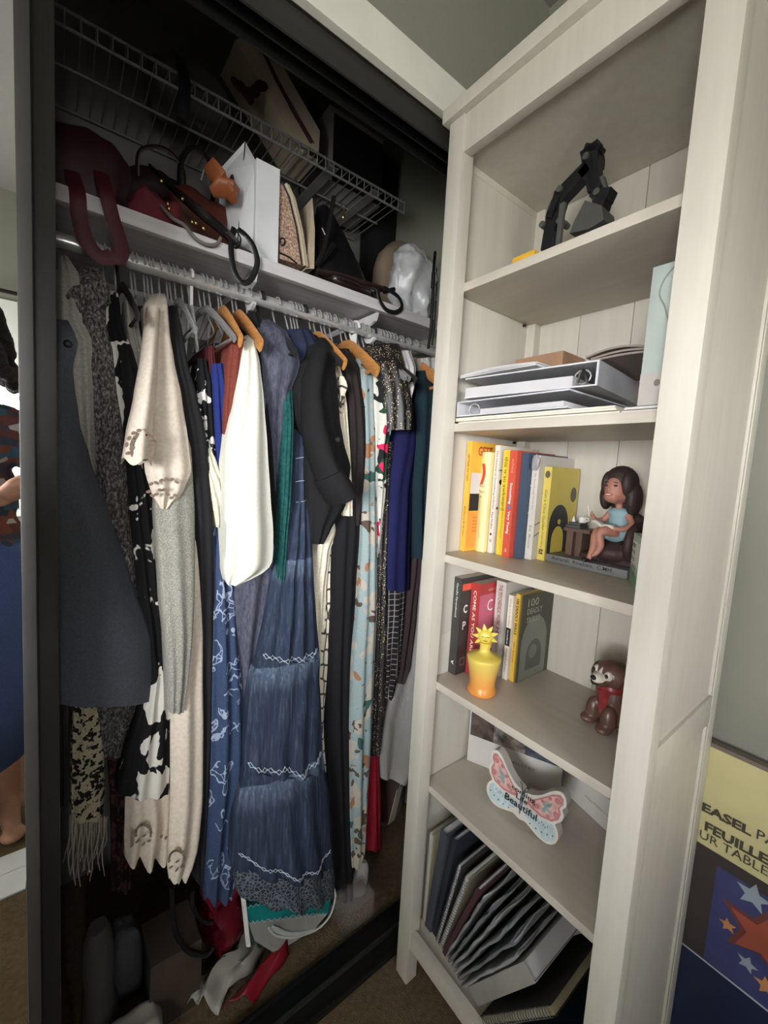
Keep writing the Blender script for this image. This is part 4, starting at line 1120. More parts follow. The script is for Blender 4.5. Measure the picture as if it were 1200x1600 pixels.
crumple('beige_tote', 'beige canvas tote bag at the dark right end of the shelf', 'tote bag', M_beige, (c.x - .115, .545, ZS + .155), (.115, .045, .155), .012, 9, 11, .6, floor=ZS + .0006)
t = thing('black_strap', 'thin black strap hanging down beside the bookcase post', 'strap', at(676, 540, 'y', .308))
strap('strap_band', [at(u, v, 'y', y) for u, v, y in ((680, 393, .33), (677, 430, .31), (676, 470, .306), (673, 515, .306), (669, 545, .306))], .0045, M_blackl, t, (.4, 1))
strap('strap_band', [at(u, v, 'y', .303) for u, v in ((681, 470), (679, 500), (675, 540))], .003, M_blackl, t, (.4, 1))
m = MB(); m.tube([at(677.5, 425, 'y', .303), at(676, 450, 'y', .303)], .006, 8, flat=(.5, 1)); obj('strap_slider', m, M_blackl, t)
m = MB(); m.box((.255, .615, ZS + .0006), (.352, .71, ZS + .62), bev=.02); t = obj('added_dark_case', m, mat('black_nylon', (17, 17, 18), .8), label='tall black case added to darken the right end of the shelf', cat='case')  # added black block, makes this end of the closet darker
m = MB(); m.tube(cr([(.305, .64, ZS + .617), (.305, .645, ZS + .65), (.305, .68, ZS + .65), (.305, .685, ZS + .617)], 4), .007, 8); obj('handle', m, M_dark, t)
# back of the shelf, in shadow
c = at(320, 220, 'y', .56)
t = thing('black_tote', 'black tote bag with round handles in shadow behind the gift box', 'tote bag', (c.x, .58, ZS))
crumple('bag_body', None, None, M_blackl, (c.x + .01, .6, ZS + .105), (.10, .05, .105), .012, 12, 15, parent=t, floor=ZS + .0006)
strap('handle', [(c.x - .06, .54, ZS + .17), (c.x - .062, .53, ZS + .25), (c.x - .03, .53, ZS + .30), (c.x + .01, .53, ZS + .27), (c.x + .015, .54, ZS + .18)], .008, M_blackl, t, (.5, 1))
c = at(248, 262, 'y', .55)
t = thing('burgundy_satchel', 'dark burgundy satchel slumped behind the crimson pouch', 'satchel', (c.x, .57, ZS))
crumple('bag_body', None, None, mat('burgundy_leather', (44, 20, 22), .5, bump=.2, bs=120), (c.x + .01, .59, ZS + .11), (.085, .05, .11), .014, 14, 61, parent=t, floor=ZS + .0006)
strap('handle', [(c.x - .045, .55, ZS + .19), (c.x - .04, .535, ZS + .24), (c.x + .01, .53, ZS + .265), (c.x + .05, .535, ZS + .24), (c.x + .055, .55, ZS + .18)], .006, mat('burgundy_leather', (44, 20, 22), .5), t, (.5, 1))
c = at(205, 225, 'y', .56)
m = MB(); m.box((c.x - .16, .60, ZS + .0006), (c.x - .01, .70, ZS + .15), bev=.002); m.box((c.x - .162, .598, ZS + .12), (c.x - .008, .702, ZS + .153), bev=.002)
tag(obj('shoe_box', m, M_paperw, None, False), 'pale shoe box deep in the shelf behind the maroon handbag', 'box')
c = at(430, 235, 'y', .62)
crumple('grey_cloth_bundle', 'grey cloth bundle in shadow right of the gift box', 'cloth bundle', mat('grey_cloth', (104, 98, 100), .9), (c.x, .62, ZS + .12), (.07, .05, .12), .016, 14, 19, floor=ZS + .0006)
# things on the wire shelf
zt = WZ + .0065
t = thing('cream_tote', 'cream tote bag with maroon edge binding leaning on the wire shelf', 'tote bag', (-.13, .47, WZ))
P = [(368, 62), (392, 50), (440, 100), (500, 205), (498, 226), (470, 228)]
q = [at(u, v, 'y', .455) for u, v in P]
for i in (4, 5):
    q[i].z = zt
f = MB(); f.add(q + [p + V((0, .12, 0)) for p in q], [tuple(range(6)), tuple(range(11, 5, -1))] + [(i, i + 6, (i + 1) % 6 + 6, (i + 1) % 6) for i in range(6)]); obj('bag_body', f, M_cream, t, False)
m = MB(); m.tube([at(402, 60, 'y', .449), at(430, 120, 'y', .449), at(462, 180, 'y', .449), at(486, 222, 'y', .449)], .0045, 8); obj('edge_binding', m, M_maroon, t)
m = MB(); m.tube([q[4] + V((-.03, -.004, .004)), q[4] + V((0, -.004, .006))], .006, 8); obj('corner_patch', m, M_maroon, t)
m = MB(); 
for k in range(5):
    p = at(372 + 9 * k, 150 - 8 * abs(k - 2), 'y', .447); m.ell(p, (.012, .003, .02), 12, 8, rot=(0, .5 * (k - 2), 0))
obj('printed_leaf', m, M_maroon, t)
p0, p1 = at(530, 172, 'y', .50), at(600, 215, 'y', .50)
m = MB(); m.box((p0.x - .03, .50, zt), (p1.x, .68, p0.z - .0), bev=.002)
wc = tag(obj('white_carton', m, mat('dim_white_card', (150, 148, 144), .7), None, False), 'white carton with its shaded open inside painted black, on the wire shelf', 'box')
m = MB(); m.box((p0.x - .016, .4985, zt), (p1.x - .001, .4998, p0.z - .016)); obj('inside_shade', m, M_dark, wc, False)  # flat black sheet for the shade inside the open carton
c = at(625, 240, 'y', .52)
crumple('black_duffel', 'black duffel bag at the right end of the wire shelf', 'duffel bag', M_blackl, (.165, .58, zt + .10), (.055, .07, .10), .010, 12, 23, floor=zt)
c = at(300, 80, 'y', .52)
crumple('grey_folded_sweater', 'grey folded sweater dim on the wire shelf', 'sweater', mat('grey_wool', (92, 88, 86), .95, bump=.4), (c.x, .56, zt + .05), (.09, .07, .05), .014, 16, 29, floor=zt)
c = at(285, 120, 'y', .415)
t = thing('black_bag_strap', 'wide black bag strap hanging down from the wire shelf', 'strap', c)
strap('strap_band', [at(u, v, 'y', y) for u, v, y in ((274, 82, .44), (284, 100, .415), (288, 130, .41), (288, 165, .41), (284, 186, .412))], .012, M_blackl, t, (.2, 1), axis=(0, 1, 0))

# ================================================================== CLOSET FLOOR
def flo(u, v, z=0):
    return at(u, v, 'z', z)
M_bagbrown = mat('dark_brown_paper', (62, 50, 42), .7, bump=.2, bs=60)
p = flo(270, 1560)
A, B_ = at(236, 1450, 'y', .21), at(312, 1450, 'y', .21)
t = thing('brown_shopping_bag', 'dark brown paper shopping bag with black cord handles', 'shopping bag', ((A.x + B_.x) / 2, .27, 0))
m = MB()
x0_, x1_ = A.x, B_.x
m.loft([[(x0_, .215, .001), (x1_, .215, .001), (x1_, .33, .001), (x0_, .33, .001)], [(x0_ - .004, .208, .09), (x1_ + .004, .208, .09), (x1_, .33, .09), (x0_, .33, .09)], [(x0_, .214, .17), (x1_ + .004, .210, .17), (x1_, .32, .17), (x0_ - .004, .32, .17)]], True)
obj('bag_body', m, M_bagbrown, t, False)
strap('cord_handle', [at(u, v, 'y', .20) for u, v in ((268, 1385), (270, 1425), (276, 1462), (296, 1488), (322, 1492), (334, 1478))], .0052, M_blackl, t, (1, 1))
strap('cord_handle', [at(u, v, 'y', .20) for u, v in ((302, 1390), (300, 1410), (308, 1430), (322, 1441), (332, 1440))], .0048, M_blackl, t, (1, 1))
M_redpl = mat('glossy_red_plastic', (92, 18, 28), .2, spec=.7, bump=.6, bs=40)
c = at(352, 1440, 'y', .27)
crumple('red_plastic_bag', 'glossy dark red plastic bag under the blue flower dress', 'plastic bag', M_redpl, (c.x - .002, .285, .12), (.045, .045, .13), .024, 22, 31, .7, floor=.001)
M_greysh = mat('grey_suede', (86, 82, 76), .9, bump=.3)
c = at(152, 1420, 'y', .30)
t = thing('grey_boot', 'grey suede boot standing at the dark left end of the closet', 'boot', (c.x, .32, 0))
m = MB(); m.loft([[(c.x + rx * math.cos(a), .32 + ry * math.sin(a) + oy, z) for a in [2 * math.pi * j / 20 for j in range(20)]] for z, rx, ry, oy in ((.002, .034, .085, -.035), (.04, .034, .085, -.035), (.08, .03, .05, -.005), (.15, .03, .04, 0), (.20, .026, .03, .0), (.225, .018, .02, .0))]); m.wobble(.006, 20, 2); obj('boot_upper', m, M_greysh, t)
m = MB(); m.loft([[(c.x + .037 * math.cos(a), .285 + .089 * math.sin(a), z) for a in [2 * math.pi * j / 20 for j in range(20)]] for z in (.001, .012)]); obj('boot_sole', m, M_dark, t)
c = at(192, 1490, 'y', .28)
crumple('grey_knit_heap', 'small heap of grey knitwear on the closet floor', 'knitwear', mat('grey_heap_knit', (84, 80, 82), .95, bump=.5, bs=300), (c.x + .012, .335, .08), (.028, .045, .09), .008, 22, 37, floor=.001)
c = at(180, 1575, 'y', .20)
crumple('white_shoe_bag', 'white cloth shoe bag at the bottom of the closet', 'shoe bag', mat('white_cloth', (158, 154, 148), .8), (c.x + .02, .19, .045), (.06, .04, .045), .010, 18, 41, floor=.001)
c = at(110, 1520, 'y', .26)
crumple('black_shoe_pouch', 'black cloth pouch in the darkest closet corner', 'pouch', M_blackl, (c.x - .035, .20, .05), (.035, .04, .06), .007, 20, 43, floor=.001)
# clear bag with teal zip
M_tealz = mat('teal_vinyl', (22, 128, 128), .4)
t = thing('teal_zip_bag', 'clear vinyl bag with a broad teal band and zigzag edging', 'zip bag', flo(455, 1490))
def quad_band(pts_top, pts_bot, y, th=.003):
    m = MB(); a = [at(u, v, 'y', yy) for (u, v), yy in zip(pts_top, y)]; b = [at(u, v, 'y', yy) for (u, v), yy in zip(pts_bot, y)]
    n_ = len(a); D = V((0, th, 0))
    vs = a + b + [p + D for p in a] + [p + D for p in b]
    fs = []
    for i in range(n_ - 1):
        fs += [(i, i + 1, n_ + i + 1, n_ + i), (2 * n_ + i, 3 * n_ + i, 3 * n_ + i + 1, 2 * n_ + i + 1), (i, 2 * n_ + i, 2 * n_ + i + 1, i + 1), (n_ + i, n_ + i + 1, 3 * n_ + i + 1, 3 * n_ + i)]
    fs += [(0, n_, 3 * n_, 2 * n_), (n_ - 1, 3 * n_ - 1, 4 * n_ - 1, 2 * n_ - 1)]
    return m.add(vs, fs)
tp = [(384, 1418), (420, 1409), (460, 1400), (500, 1389), (522, 1384)]; bt = [(388, 1442), (420, 1438), (460, 1432), (490, 1429), (512, 1429)]
ys = [.20, .196, .195, .197, .205]
obj('teal_band', quad_band(tp, bt, ys, .012), M_tealz, t, False)
m = MB()
for P in (tp, bt):
    q = []
    for i in range(len(P) - 1):
        for j in range(9):
            s = j / 9; q.append(at(P[i][0] + (P[i + 1][0] - P[i][0]) * s, P[i][1] + (P[i + 1][1] - P[i][1]) * s + (2 if j % 2 else -2), 'y', ys[i] - .003))
    m.tube(q, .0007, 5)
obj('zigzag_edging', m, C_stitch, t)
sub = [at(u, v, 'y', y) for u, v, y in ((388, 1442, .2), (440, 1436, .196), (512, 1429, .205), (520, 1450, .21), (490, 1482, .19), (430, 1490, .185), (398, 1470, .19))]
sub = [V((p.x, p.y, max(p.z, .012))) for p in sub]
cc = sum(sub, V()) / 7
m = MB(); m.loft([[p for p in sub], [p.lerp(cc, .1) + V((0, .05, -.004)) for p in sub]]); obj('clear_pocket', m, M_film, t, 60)
m = MB(); m.tube(cr([at(u, v, 'y', .19) for u, v in ((520, 1384), (524, 1400), (516, 1430), (495, 1452), (460, 1464), (432, 1462), (420, 1450))], 6), .0026, 8); obj('piped_edge', m, mat('white_vinyl', (196, 196, 192), .35), t)
m = MB(); m.tube(cr([at(u, v, 'y', .196) for u, v in ((424, 1448), (450, 1458), (485, 1453), (505, 1446))], 5), [.008, .012, .013, .012, .012, .012, .012, .012, .011, .01, .009, .008, .008, .007, .006, .005], 10, flat=(.5, 1)); obj('white_lining', m, mat('white_vinyl', (196, 196, 192), .35), t)
m = MB(); m.tube([at(380, 1402, 'y', .2), at(384, 1440, 'y', .195), at(388, 1478, 'y', .19)], .006, 10, flat=(.4, 1))
tag(obj('white_shoe_horn', m, M_whitepl), 'narrow white plastic shoe horn standing against the red bag', 'shoe horn')
M_green = mat('dark_green_print', (40, 62, 44), .6, bump=.3)
c = at(425, 1500, 'y', .20)
crumple('green_wrapped_parcel', 'dark green wrapped parcel under the clear zip bag', 'parcel', M_green, (c.x + .005, .25, .03), (.05, .028, .03), .006, 30, 47, floor=.001)
M_lightpl = mat('greyish_white_plastic', (150, 148, 142), .35, bump=.4, bs=30)
A, B_ = flo(315, 1590), flo(400, 1470)
t = thing('white_carrier_bag', 'crumpled white carrier bag with red print on the closet floor', 'plastic bag', (A + B_) / 2)
m = MB()
m.grid(lambda a, b: V((A.x + (B_.x - A.x) * b + .05 * (a - .5), A.y + (B_.y - A.y) * b - .06 * (a - .5) + .01 * math.sin(7 * b), .018 + .03 * math.sin(math.pi * a) * (1 + .4 * math.sin(5 * b)) + .012 * math.sin(13 * a + 5 * b))), 10, 14)
so = m.v[:]; m.wobble(.006, 40, 2); m.v = [V((p.x, p.y, max(p.z, .003))) for p in m.v]
b_ = obj('bag_sheet', m, M_lightpl, t); sm = b_.modifiers.new('thick', 'SOLIDIFY'); sm.thickness = .002
C_, D_ = flo(372, 1580), flo(445, 1490)
m = MB(); m.grid(lambda a, b: V((C_.x + (D_.x - C_.x) * b + .045 * (a - .5) * (1.3 - b), C_.y + (D_.y - C_.y) * b - .03 * (a - .5), .012 + .028 * math.sin(math.pi * a) + .006 * math.sin(11 * a + 7 * b))), 10, 14); m.wobble(.004, 40, 6); m.v = [V((p.x, p.y, max(p.z, .003))) for p in m.v]
b_ = obj('red_print', m, mat('red_print_plastic', (128, 22, 38), .35, bump=.3, bs=40), t, label='dark red printed side of the bag'); sm = b_.modifiers.new('thick', 'SOLIDIFY'); sm.thickness = .002
# clear box, garment bag, card at the right end
n = N('clear_acrylic', .08); tr = n.new('ShaderNodeBsdfTransparent'); n.color((215, 205, 200)); mx = n.new('ShaderNodeMixShader'); mx.inputs[0].default_value = .12
n.link(tr.outputs[0], mx.inputs[1]); n.link(n.b.outputs[0], mx.inputs[2]); n.link(mx.outputs[0], n.nt.nodes['Material Output'].inputs['Surface']); M_acr = n.m
a, b = flo(520, 1436), flo(580, 1462)
t = thing('clear_box', 'clear acrylic box on the closet floor by the track', 'box', ((a.x + b.x) / 2, .2, 0))
m = MB(); m.box((a.x, .13, .001), (b.x + .03, .19, .07), bev=.003); obj('box_walls', m, M_acr, t)
m = MB(); m.box((a.x - .002, .127, .071), (b.x + .032, .193, .078), bev=.003); obj('lid', m, M_acr, t)
c = at(608, 1345, 'y', .30)
crumple('pinkish_dress_bag', 'dusty pink fabric dress bag slumped at the right end', 'fabric bag', mat('dusty_pink_cloth', (128, 108, 102), .9, bump=.3), (c.x + .03, .38, .12), (.055, .06, .12), .012, 14, 53, floor=.001)
p = at(618, 1258, 'y', .255)
m = MB(); m.box((-.018, -.001, -.055), (.018, .001, .055), M=Matrix.Translation(p) @ Matrix.Rotation(.25, 4, 'Y') @ Matrix.Rotation(.3, 4, 'Z')); m.tube([p + V((.012, 0, .05)), p + V((.018, -.004, .10)), p + V((.03, -.01, .16))], .0008, 5)
tag(obj('paper_tag', m, mat('ivory_card', (196, 186, 168), .7), None, False), 'ivory paper tag hanging by the garment bag', 'tag')
m = MB(); P = [at(u, v, 'y', .21) for u, v in ((566, 1345), (562, 1372), (556, 1400), (550, 1412))]; m.tube(cr(P, 4), [.012, .016, .02, .022, .024, .024, .025, .024, .022, .02, .018, .014, .01], 12, flat=(.5, 1)); m.wobble(.006, 40, 3); m.v = [V((p.x, p.y, max(p.z, .002))) for p in m.v]
tag(obj('twisted_plastic', m, M_film), 'twisted translucent plastic end below the crimson dress', 'plastic bag')
# ================================================================== THINGS IN THE BOOKCASE
M_pages = mat('paper_pages', (206, 196, 176), .9, var=.05, vs=300)
M_ink = mat('black_ink', (28, 26, 26), .7, var=.01)
M_inkw = mat('white_ink', (236, 232, 222), .7, var=.01)
M_inkgrey = mat('grey_ink', (120, 112, 100), .7, var=.01)
def BM(o, yaw=0.0, lean=0.0):
    """frame of a book: local x into the shelf, -y across the spine to the right, z up; o = spine's lower left corner"""
    return Matrix.Translation(o) @ Matrix.Rotation(yaw, 4, 'Z') @ Matrix.Rotation(lean, 4, 'X')
class Book:
    def __init__(s, name, label, o, T, H, D, cover, group, yaw=0.0, lean=0.0, hard=False, spine=None, curved=False, cat='book'):
        s.M = BM(o, yaw, lean); s.T, s.H, s.D = T, H, D
        s.t = thing(name, label, cat, M=s.M, group=group)
        c = .0022 if hard else .0008
        g = .003 if hard else 0.0
        m = MB(); m.k = 0
        sp = [(-.0, 0), (-.0, -T)] if not curved else [(-.0045 * math.sin(math.pi * k / 8), -T * k / 8) for k in range(9)]
        outer = [(D, 0)] + sp + [(D, -T)]
        inner = [(D, -T + c), (c, -T + c), (c, -c), (D, -c)]
        poly = outer + inner
        n_ = len(poly)
        lo = [V((x, y, 0)) for x, y in poly]; hi = [V((x, y, H)) for x, y in poly]
        k = len(outer)
        m.add(lo + hi, [(i, (i + 1) % n_, (i + 1) % n_ + n_, i + n_) for i in range(n_)])
        # ends of the three boards
        for z in (0, n_):
            m.add([p for p in (lo if z == 0 else hi)], [(0, 1, n_ - 2, n_ - 1), (k - 2, k - 1, k, k + 1), tuple(list(range(1, k - 1)) + [k + 1, n_ - 2])])
        m.v = [s.M @ p for p in m.v]
        obj('cover', m, cover, s.t, 30)
        m = MB(); m.box((c, -T + c, g + .0002), (D - g - .001, -c, H - g - .0002)); m.v = [s.M @ p for p in m.v]; obj('pages', m, M_pages, s.t, False)
    def P(s, x, y, z):
        return s.M @ V((x, y, z))
    def D3(s, x, y, z):
        return s.M.to_3x3() @ V((x, y, z))
    def spine(s, txt, z1, length, h, mt, yc=None, bold=0.0, nm='spine_title', off=.0005):
        """words reading down the spine from height z1"""
        yc = -s.T / 2 if yc is None else yc
        m = text_mb(txt, s.P(-off, yc + h / 2, z1), s.D3(0, 0, -1), s.D3(0, -1, 0), length, h, bold=bold)
        # the cap line faces right: baseline on the left
        d = s.D3(0, 0, 0)
        return obj(nm, m, mt, s.t, False)
    def spine_box(s, y0, y1, z0, z1, mt, nm='spine_panel', off=.0003):
        m = MB(); m.box((-off, y1, z0), (.0, y0, z1)); m.v = [s.M @ p for p in m.v]; return obj(nm, m, mt, s.t, False)
    def front(s, pts, mt, nm='cover_print', off=.0004):
        """flat print on the front cover (facing right): outline in (x, z)"""
        m = MB(); m.add([s.P(x, -s.T - off, z) for x, z in pts], [tuple(range(len(pts)))]); return obj(nm, m, mt, s.t, False)
    def ftext(s, txt, x, z, w_, h, mt, nm='cover_title', bold=0.0):
        m = text_mb(txt, s.P(x, -s.T - .0007, z), s.D3(1, 0, 0), s.D3(0, 0, 1), w_, h, bold=bold); return obj(nm, m, mt, s.t, False)
def arch(x0, x1, z0, zc, n_=14):
    r = (x1 - x0) / 2; c = (x0 + x1) / 2
    return [(x0, z0), (x1, z0)] + [(c + r * math.cos(a), zc + (r * 1.25) * math.sin(a)) for a in [math.pi * k / n_ for k in range(n_ + 1)]]
def disc(x, z, r, n_=16, ry=None):
    return [(x + r * math.cos(2 * math.pi * k / n_), z + (ry or r) * math.sin(2 * math.pi * k / n_)) for k in range(n_)]
G3 = 'books on the middle shelf'
G4 = 'books on the shelf below'
CV = lambda nm, c, r=.45: mat(nm, c, r, var=.03)
z3, z4 = 1.0655, .7685
b = Book('yellow_book', 'deep yellow paperback leaning at the far left of the middle shelf', (.101, -.0185, z3), .0145, .254, .155, CV('deep_yellow_cover', (222, 168, 62)), G3, lean=.004)
b.spine('GETTING TO \u2018I DO\u2019', .225, .062, .0055, M_ink, bold=.01); b.spine('Shoshanna & Hershler', .105, .07, .005, M_ink)
b.front([(.004, .095), (.07, .095), (.07, .135), (.004, .135)], M_ink, 'cover_photo'); b.front([(.004, .135), (.07, .135), (.07, .183), (.004, .183)], CV('pale_sky_print', (200, 196, 194)), 'cover_photo')
b.ftext('GETT', .022, .222, .05, .022, CV('brick_red_ink', (170, 66, 40)), bold=.02)
b.front([(.004, .008), (.07, .008), (.07, .093), (.004, .093)], CV('orange_print', (216, 144, 62)))
for k in range(5):
    b.front([(.02, .045 + .008 * k), (.05, .045 + .008 * k), (.05, .049 + .008 * k), (.02, .049 + .008 * k)], CV('dull_orange_ink', (196, 118, 50)), 'cover_line', .0006)
b = Book('cream_book', 'pale yellow hardback with a red ribbon on its rounded spine', (.138, -.0335, z3), .0255, .2315, .15, CV('pale_yellow_cover', (230, 208, 146)), G3, hard=True, curved=True)
rb = MB(); rb.add([b.P(-.0052, -.006 - .004 * math.sin(k * .6) - y, .205 - .008 * k) for k in range(7) for y in (0, .008)], [(2 * k, 2 * k + 1, 2 * k + 3, 2 * k + 2) for k in range(6)]); obj('ribbon_print', rb, CV('ribbon_red', (186, 58, 40)), b.t, False)
for k, (s_, z_, l_) in enumerate((("Bergen's", .15, .03), ('Manual of', .138, .03), ('Law', .126, .012))):
    m = text_mb(s_, b.P(-.0052, -.004, z_), b.D3(0, -1, 0), b.D3(0, 0, 1), .016 if k < 2 else .008, .007); obj('spine_title', m, M_inkgrey, b.t, False)
b.spine('Professional Edition', .08, .05, .0025, M_inkgrey, yc=-.012, off=.0054)
b = Book('white_book', 'thin white paperback beside the pale yellow hardback', (.147, -.063, z3), .0125, .2475, .15, CV('white_cover', (212, 204, 192)), G3)
b.spine('The History of Something Interior', .236, .135, .0058, M_ink); b.spine('Paul Walker', .095, .04, .0055, M_ink)
m = MB(); m.ell(b.P(-.0004, -.006, .044), (.0004, .0025, .003)); obj('publisher_mark', m, M_ink, b.t)
m = text_mb('U', b.P(-.0004, -.004, .026), b.D3(0, -1, 0), b.D3(0, 0, 1), .005, .007, bold=.03); obj('publisher_mark', m, M_ink, b.t, False)
b.front([(.002, .19), (.03, .19), (.03, .193), (.002, .193)], M_inkgrey); b.front(disc(.012, .165, .006), M_ink); b.front(disc(.006, .105, .003), M_ink)
b = Book('yellow_awkward_book', 'yellow paperback with large purple-brown spine words', (.149, -.0855, z3), .0175, .2375, .145, CV('lemon_cover', (216, 188, 58)), G3)
b.spine('this is so awkward', .222, .12, .0085, CV('olive_ink', (112, 96, 30)), bold=.012); b.spine('Modern Puberty Explained', .10, .06, .004, CV('olive_ink', (112, 96, 30)))
b = Book('red_book', 'red-orange paperback with white spine title', (.142, -.107, z3), .0185, .236, .15, CV('red_orange_cover', (192, 76, 58)), G3)
b.spine('AUTHOR', .218, .032, .005, CV('pale_orange_ink', (240, 168, 120))); b.spine('Something', .165, .046, .008, M_inkw, bold=.015); b.spine('Very Young', .103, .05, .008, M_inkw, bold=.015)
m = MB(); m.ell(b.P(-.0004, -.0095, .112), (.0004, .0045, .005)); obj('publisher_mark', m, CV('slate_blue_ink', (98, 106, 146)), b.t)
m = MB(); m.add([b.P(-.0004, -.006, .012), b.P(-.0004, -.012, .012), b.P(-.0004, -.009, .022)], [(0, 1, 2)]); obj('publisher_mark', m, CV('pale_orange_ink', (240, 168, 120)), b.t, False)
b = Book('blue_book', 'dark blue hardback squeezed right of the red book', (.158, -.1272, z3), .0165, .232, .16, CV('dark_blue_cover', (54, 74, 94)), G3, hard=True)
for z_ in (.16, .10):
    b.front([(.012, z_), (.02, z_ + .002), (.018, z_ + .006)], M_inkw)
b = Book('scrapbook_white_book', 'white paperback with torn grey top corner left of the yellow guide', (.173, -.1448, z3), .0165, .2275, .15, CV('white_cover_2', (206, 200, 190)), G3, yaw=.0)
b.spine('The Good Enough Parent Plan', .19, .08, .0052, M_inkgrey); b.spine('Ed. Bruce', .075, .05, .0052, M_inkgrey)
m = superbox((0, 0, 0), (.0035, .009, .016), .6, M=Matrix.Translation(b.P(-.003, -.009, .212))); m.wobble(.003, 120, 3); obj('torn_tape', m, mat('grey_tape', (150, 146, 146), .4), b.t)
b.front([(.002, .075), (.03, .085), (.03, .088), (.002, .078)], M_inkgrey); b.front([(.002, .05), (.03, .062), (.03, .065), (.002, .053)], M_inkgrey); b.ftext('AUTHOR', .03, .2, .03, .006, M_inkgrey)
b = Book('yellow_guide_book', 'yellow guide book with black arch and round seal on its cover', (.192, -.1630, z3), .0175, .2045, .115, CV('guide_yellow_cover', (208, 188, 92)), G3, yaw=-.02)
b.front(arch(.006, .083, .002, .075), CV('charcoal_print', (56, 56, 54)), 'arch_print'); b.front(arch(.02, .068, .004, .045), CV('dull_yellow_print', (204, 180, 84)), 'arch_print', .0006)
b.front(disc(.095, .145, .0125, 18, .017), CV('seal_grey', (92, 88, 62)), 'seal_print'); b.front(disc(.045, .085, .006), CV('dull_yellow_print', (204, 180, 84)), 'seal_print', .0008)
m = MB(); m.ell(b.P(-.0004, -.0085, .188), (.0004, .006, .008)); obj('spine_emblem', m, CV('seal_grey', (92, 88, 62)), b.t)
b.spine('Get a Clue Guide', .155, .085, .006, CV('seal_grey', (92, 88, 62))); b.spine('A Field Manual', .07, .05, .0035, CV('seal_grey', (92, 88, 62)))
m = text_mb('EZ', b.P(-.0005, -.004, .014), b.D3(0, -1, 0), b.D3(0, 0, 1), .0105, .010, bold=.04); obj('publisher_mark', m, M_ink, b.t, False)

b = Book('charcoal_book', 'thick charcoal hardback first on the shelf below', (.092, -.0185, z4), .0225, .2345, .16, CV('charcoal_cover', (62, 60, 58)), G4)
b.spine('Gandhi Parenthood', .222, .082, .006, M_inkw); b.spine('V', .034, .01, .008, M_inkw, bold=.04); b.ftext('C', .012, .15, .013, .02, M_inkw, bold=.02); b.ftext('P', .012, .11, .012, .02, M_inkw, bold=.02)
b.front([(.004, .205), (.05, .205), (.05, .221), (.004, .221)], CV('coral_label', (222, 92, 70)), 'cover_label'); b.front([(.012, .02), (.03, .02), (.03, .04), (.012, .04)], M_inkgrey, 'publisher_mark'); b.front([(.015, .023), (.027, .023), (.027, .037), (.015, .037)], CV('charcoal_cover', (62, 60, 58)), 'publisher_mark', .0006)
b = Book('red_pink_book', 'crimson paperback with pink cover and white spine title', (.125, -.0435, z4), .0255, .224, .14, CV('crimson_cover', (168, 56, 54)), G4)
b.spine('COME AS YOU ARE', .206, .15, .0085, M_inkw, bold=.008); b.front([(.001, .004), (.139, .004), (.139, .197), (.001, .197)], CV('rose_pink_print', (190, 96, 114)), 'cover_panel'); b.ftext('C', .03, .155, .02, .028, M_inkw); b.ftext('NEW YORK', .03, .204, .05, .006, CV('pale_pink_ink', (230, 170, 160)))
b = Book('grey_book', 'pale grey paperback with dark red capital letters on its spine', (.178, -.0745, z4), .0265, .2295, .13, CV('pale_grey_cover', (196, 192, 184)), G4)
b.spine('THE PSYCHEDELIC WORK', .222, .1, .011, CV('dusk_red_ink', (150, 92, 90)), bold=.03); b.spine('EDITION', .10, .05, .006, M_inkgrey); b.spine('H', .118, .014, .011, CV('dusk_red_ink', (150, 92, 90)), bold=.03)
b = Book('small_white_book', 'small white paperback with a black band on its spine', (.180, -.1095, z4), .0125, .2035, .09, CV('white_cover_3', (224, 216, 202)), G4)
b.spine_box(0, -.0125, .082, .125, M_ink); b.spine('Sitting with Families', .195, .065, .0045, M_inkgrey); b.spine('the workbook', .12, .034, .004, M_inkw, off=.0008); b.spine('Publisher', .075, .06, .004, M_inkgrey)
b = Book('thin_yellow_book', 'thin yellow paperback beside the olive arch-cover book', (.186, -.1255, z4), .0105, .2095, .09, CV('amber_cover', (216, 176, 70)), G4)
b.spine('100 DEADLY SKILLS', .198, .085, .0065, M_ink, bold=.03); b.spine('Clint Emerson', .095, .05, .004, M_ink)
b = Book('olive_arch_book', 'dark olive book with a grey-green arch on its cover', (.189, -.1385, z4), .0045, .2085, .128, CV('olive_black_cover', (74, 72, 56)), G4)
b.front(arch(.004, .112, .001, .085), CV('grey_green_print', (126, 130, 116)), 'arch_print'); b.front(arch(.028, .092, .022, .055), CV('dark_olive_print', (92, 94, 82)), 'arch_print', .0006); b.front(disc(.055, .065, .017), CV('grey_green_print_2', (118, 122, 108)), 'seal_print', .0008)
for k, s_ in enumerate(('100', 'DEADLY', 'SKILLS')):
    b.ftext(s_, .018, (.178, .16, .14)[k], (.045, .062, .055)[k], (.02, .014, .014)[k], CV('grey_green_ink', (160, 162, 146)), bold=.02)
b = Book('dark_red_book', 'dark brown book just visible behind the small white paperback', (.2795, -.11, z4), .022, .222, .036, CV('dark_brown_cover', (96, 70, 58)), G4)
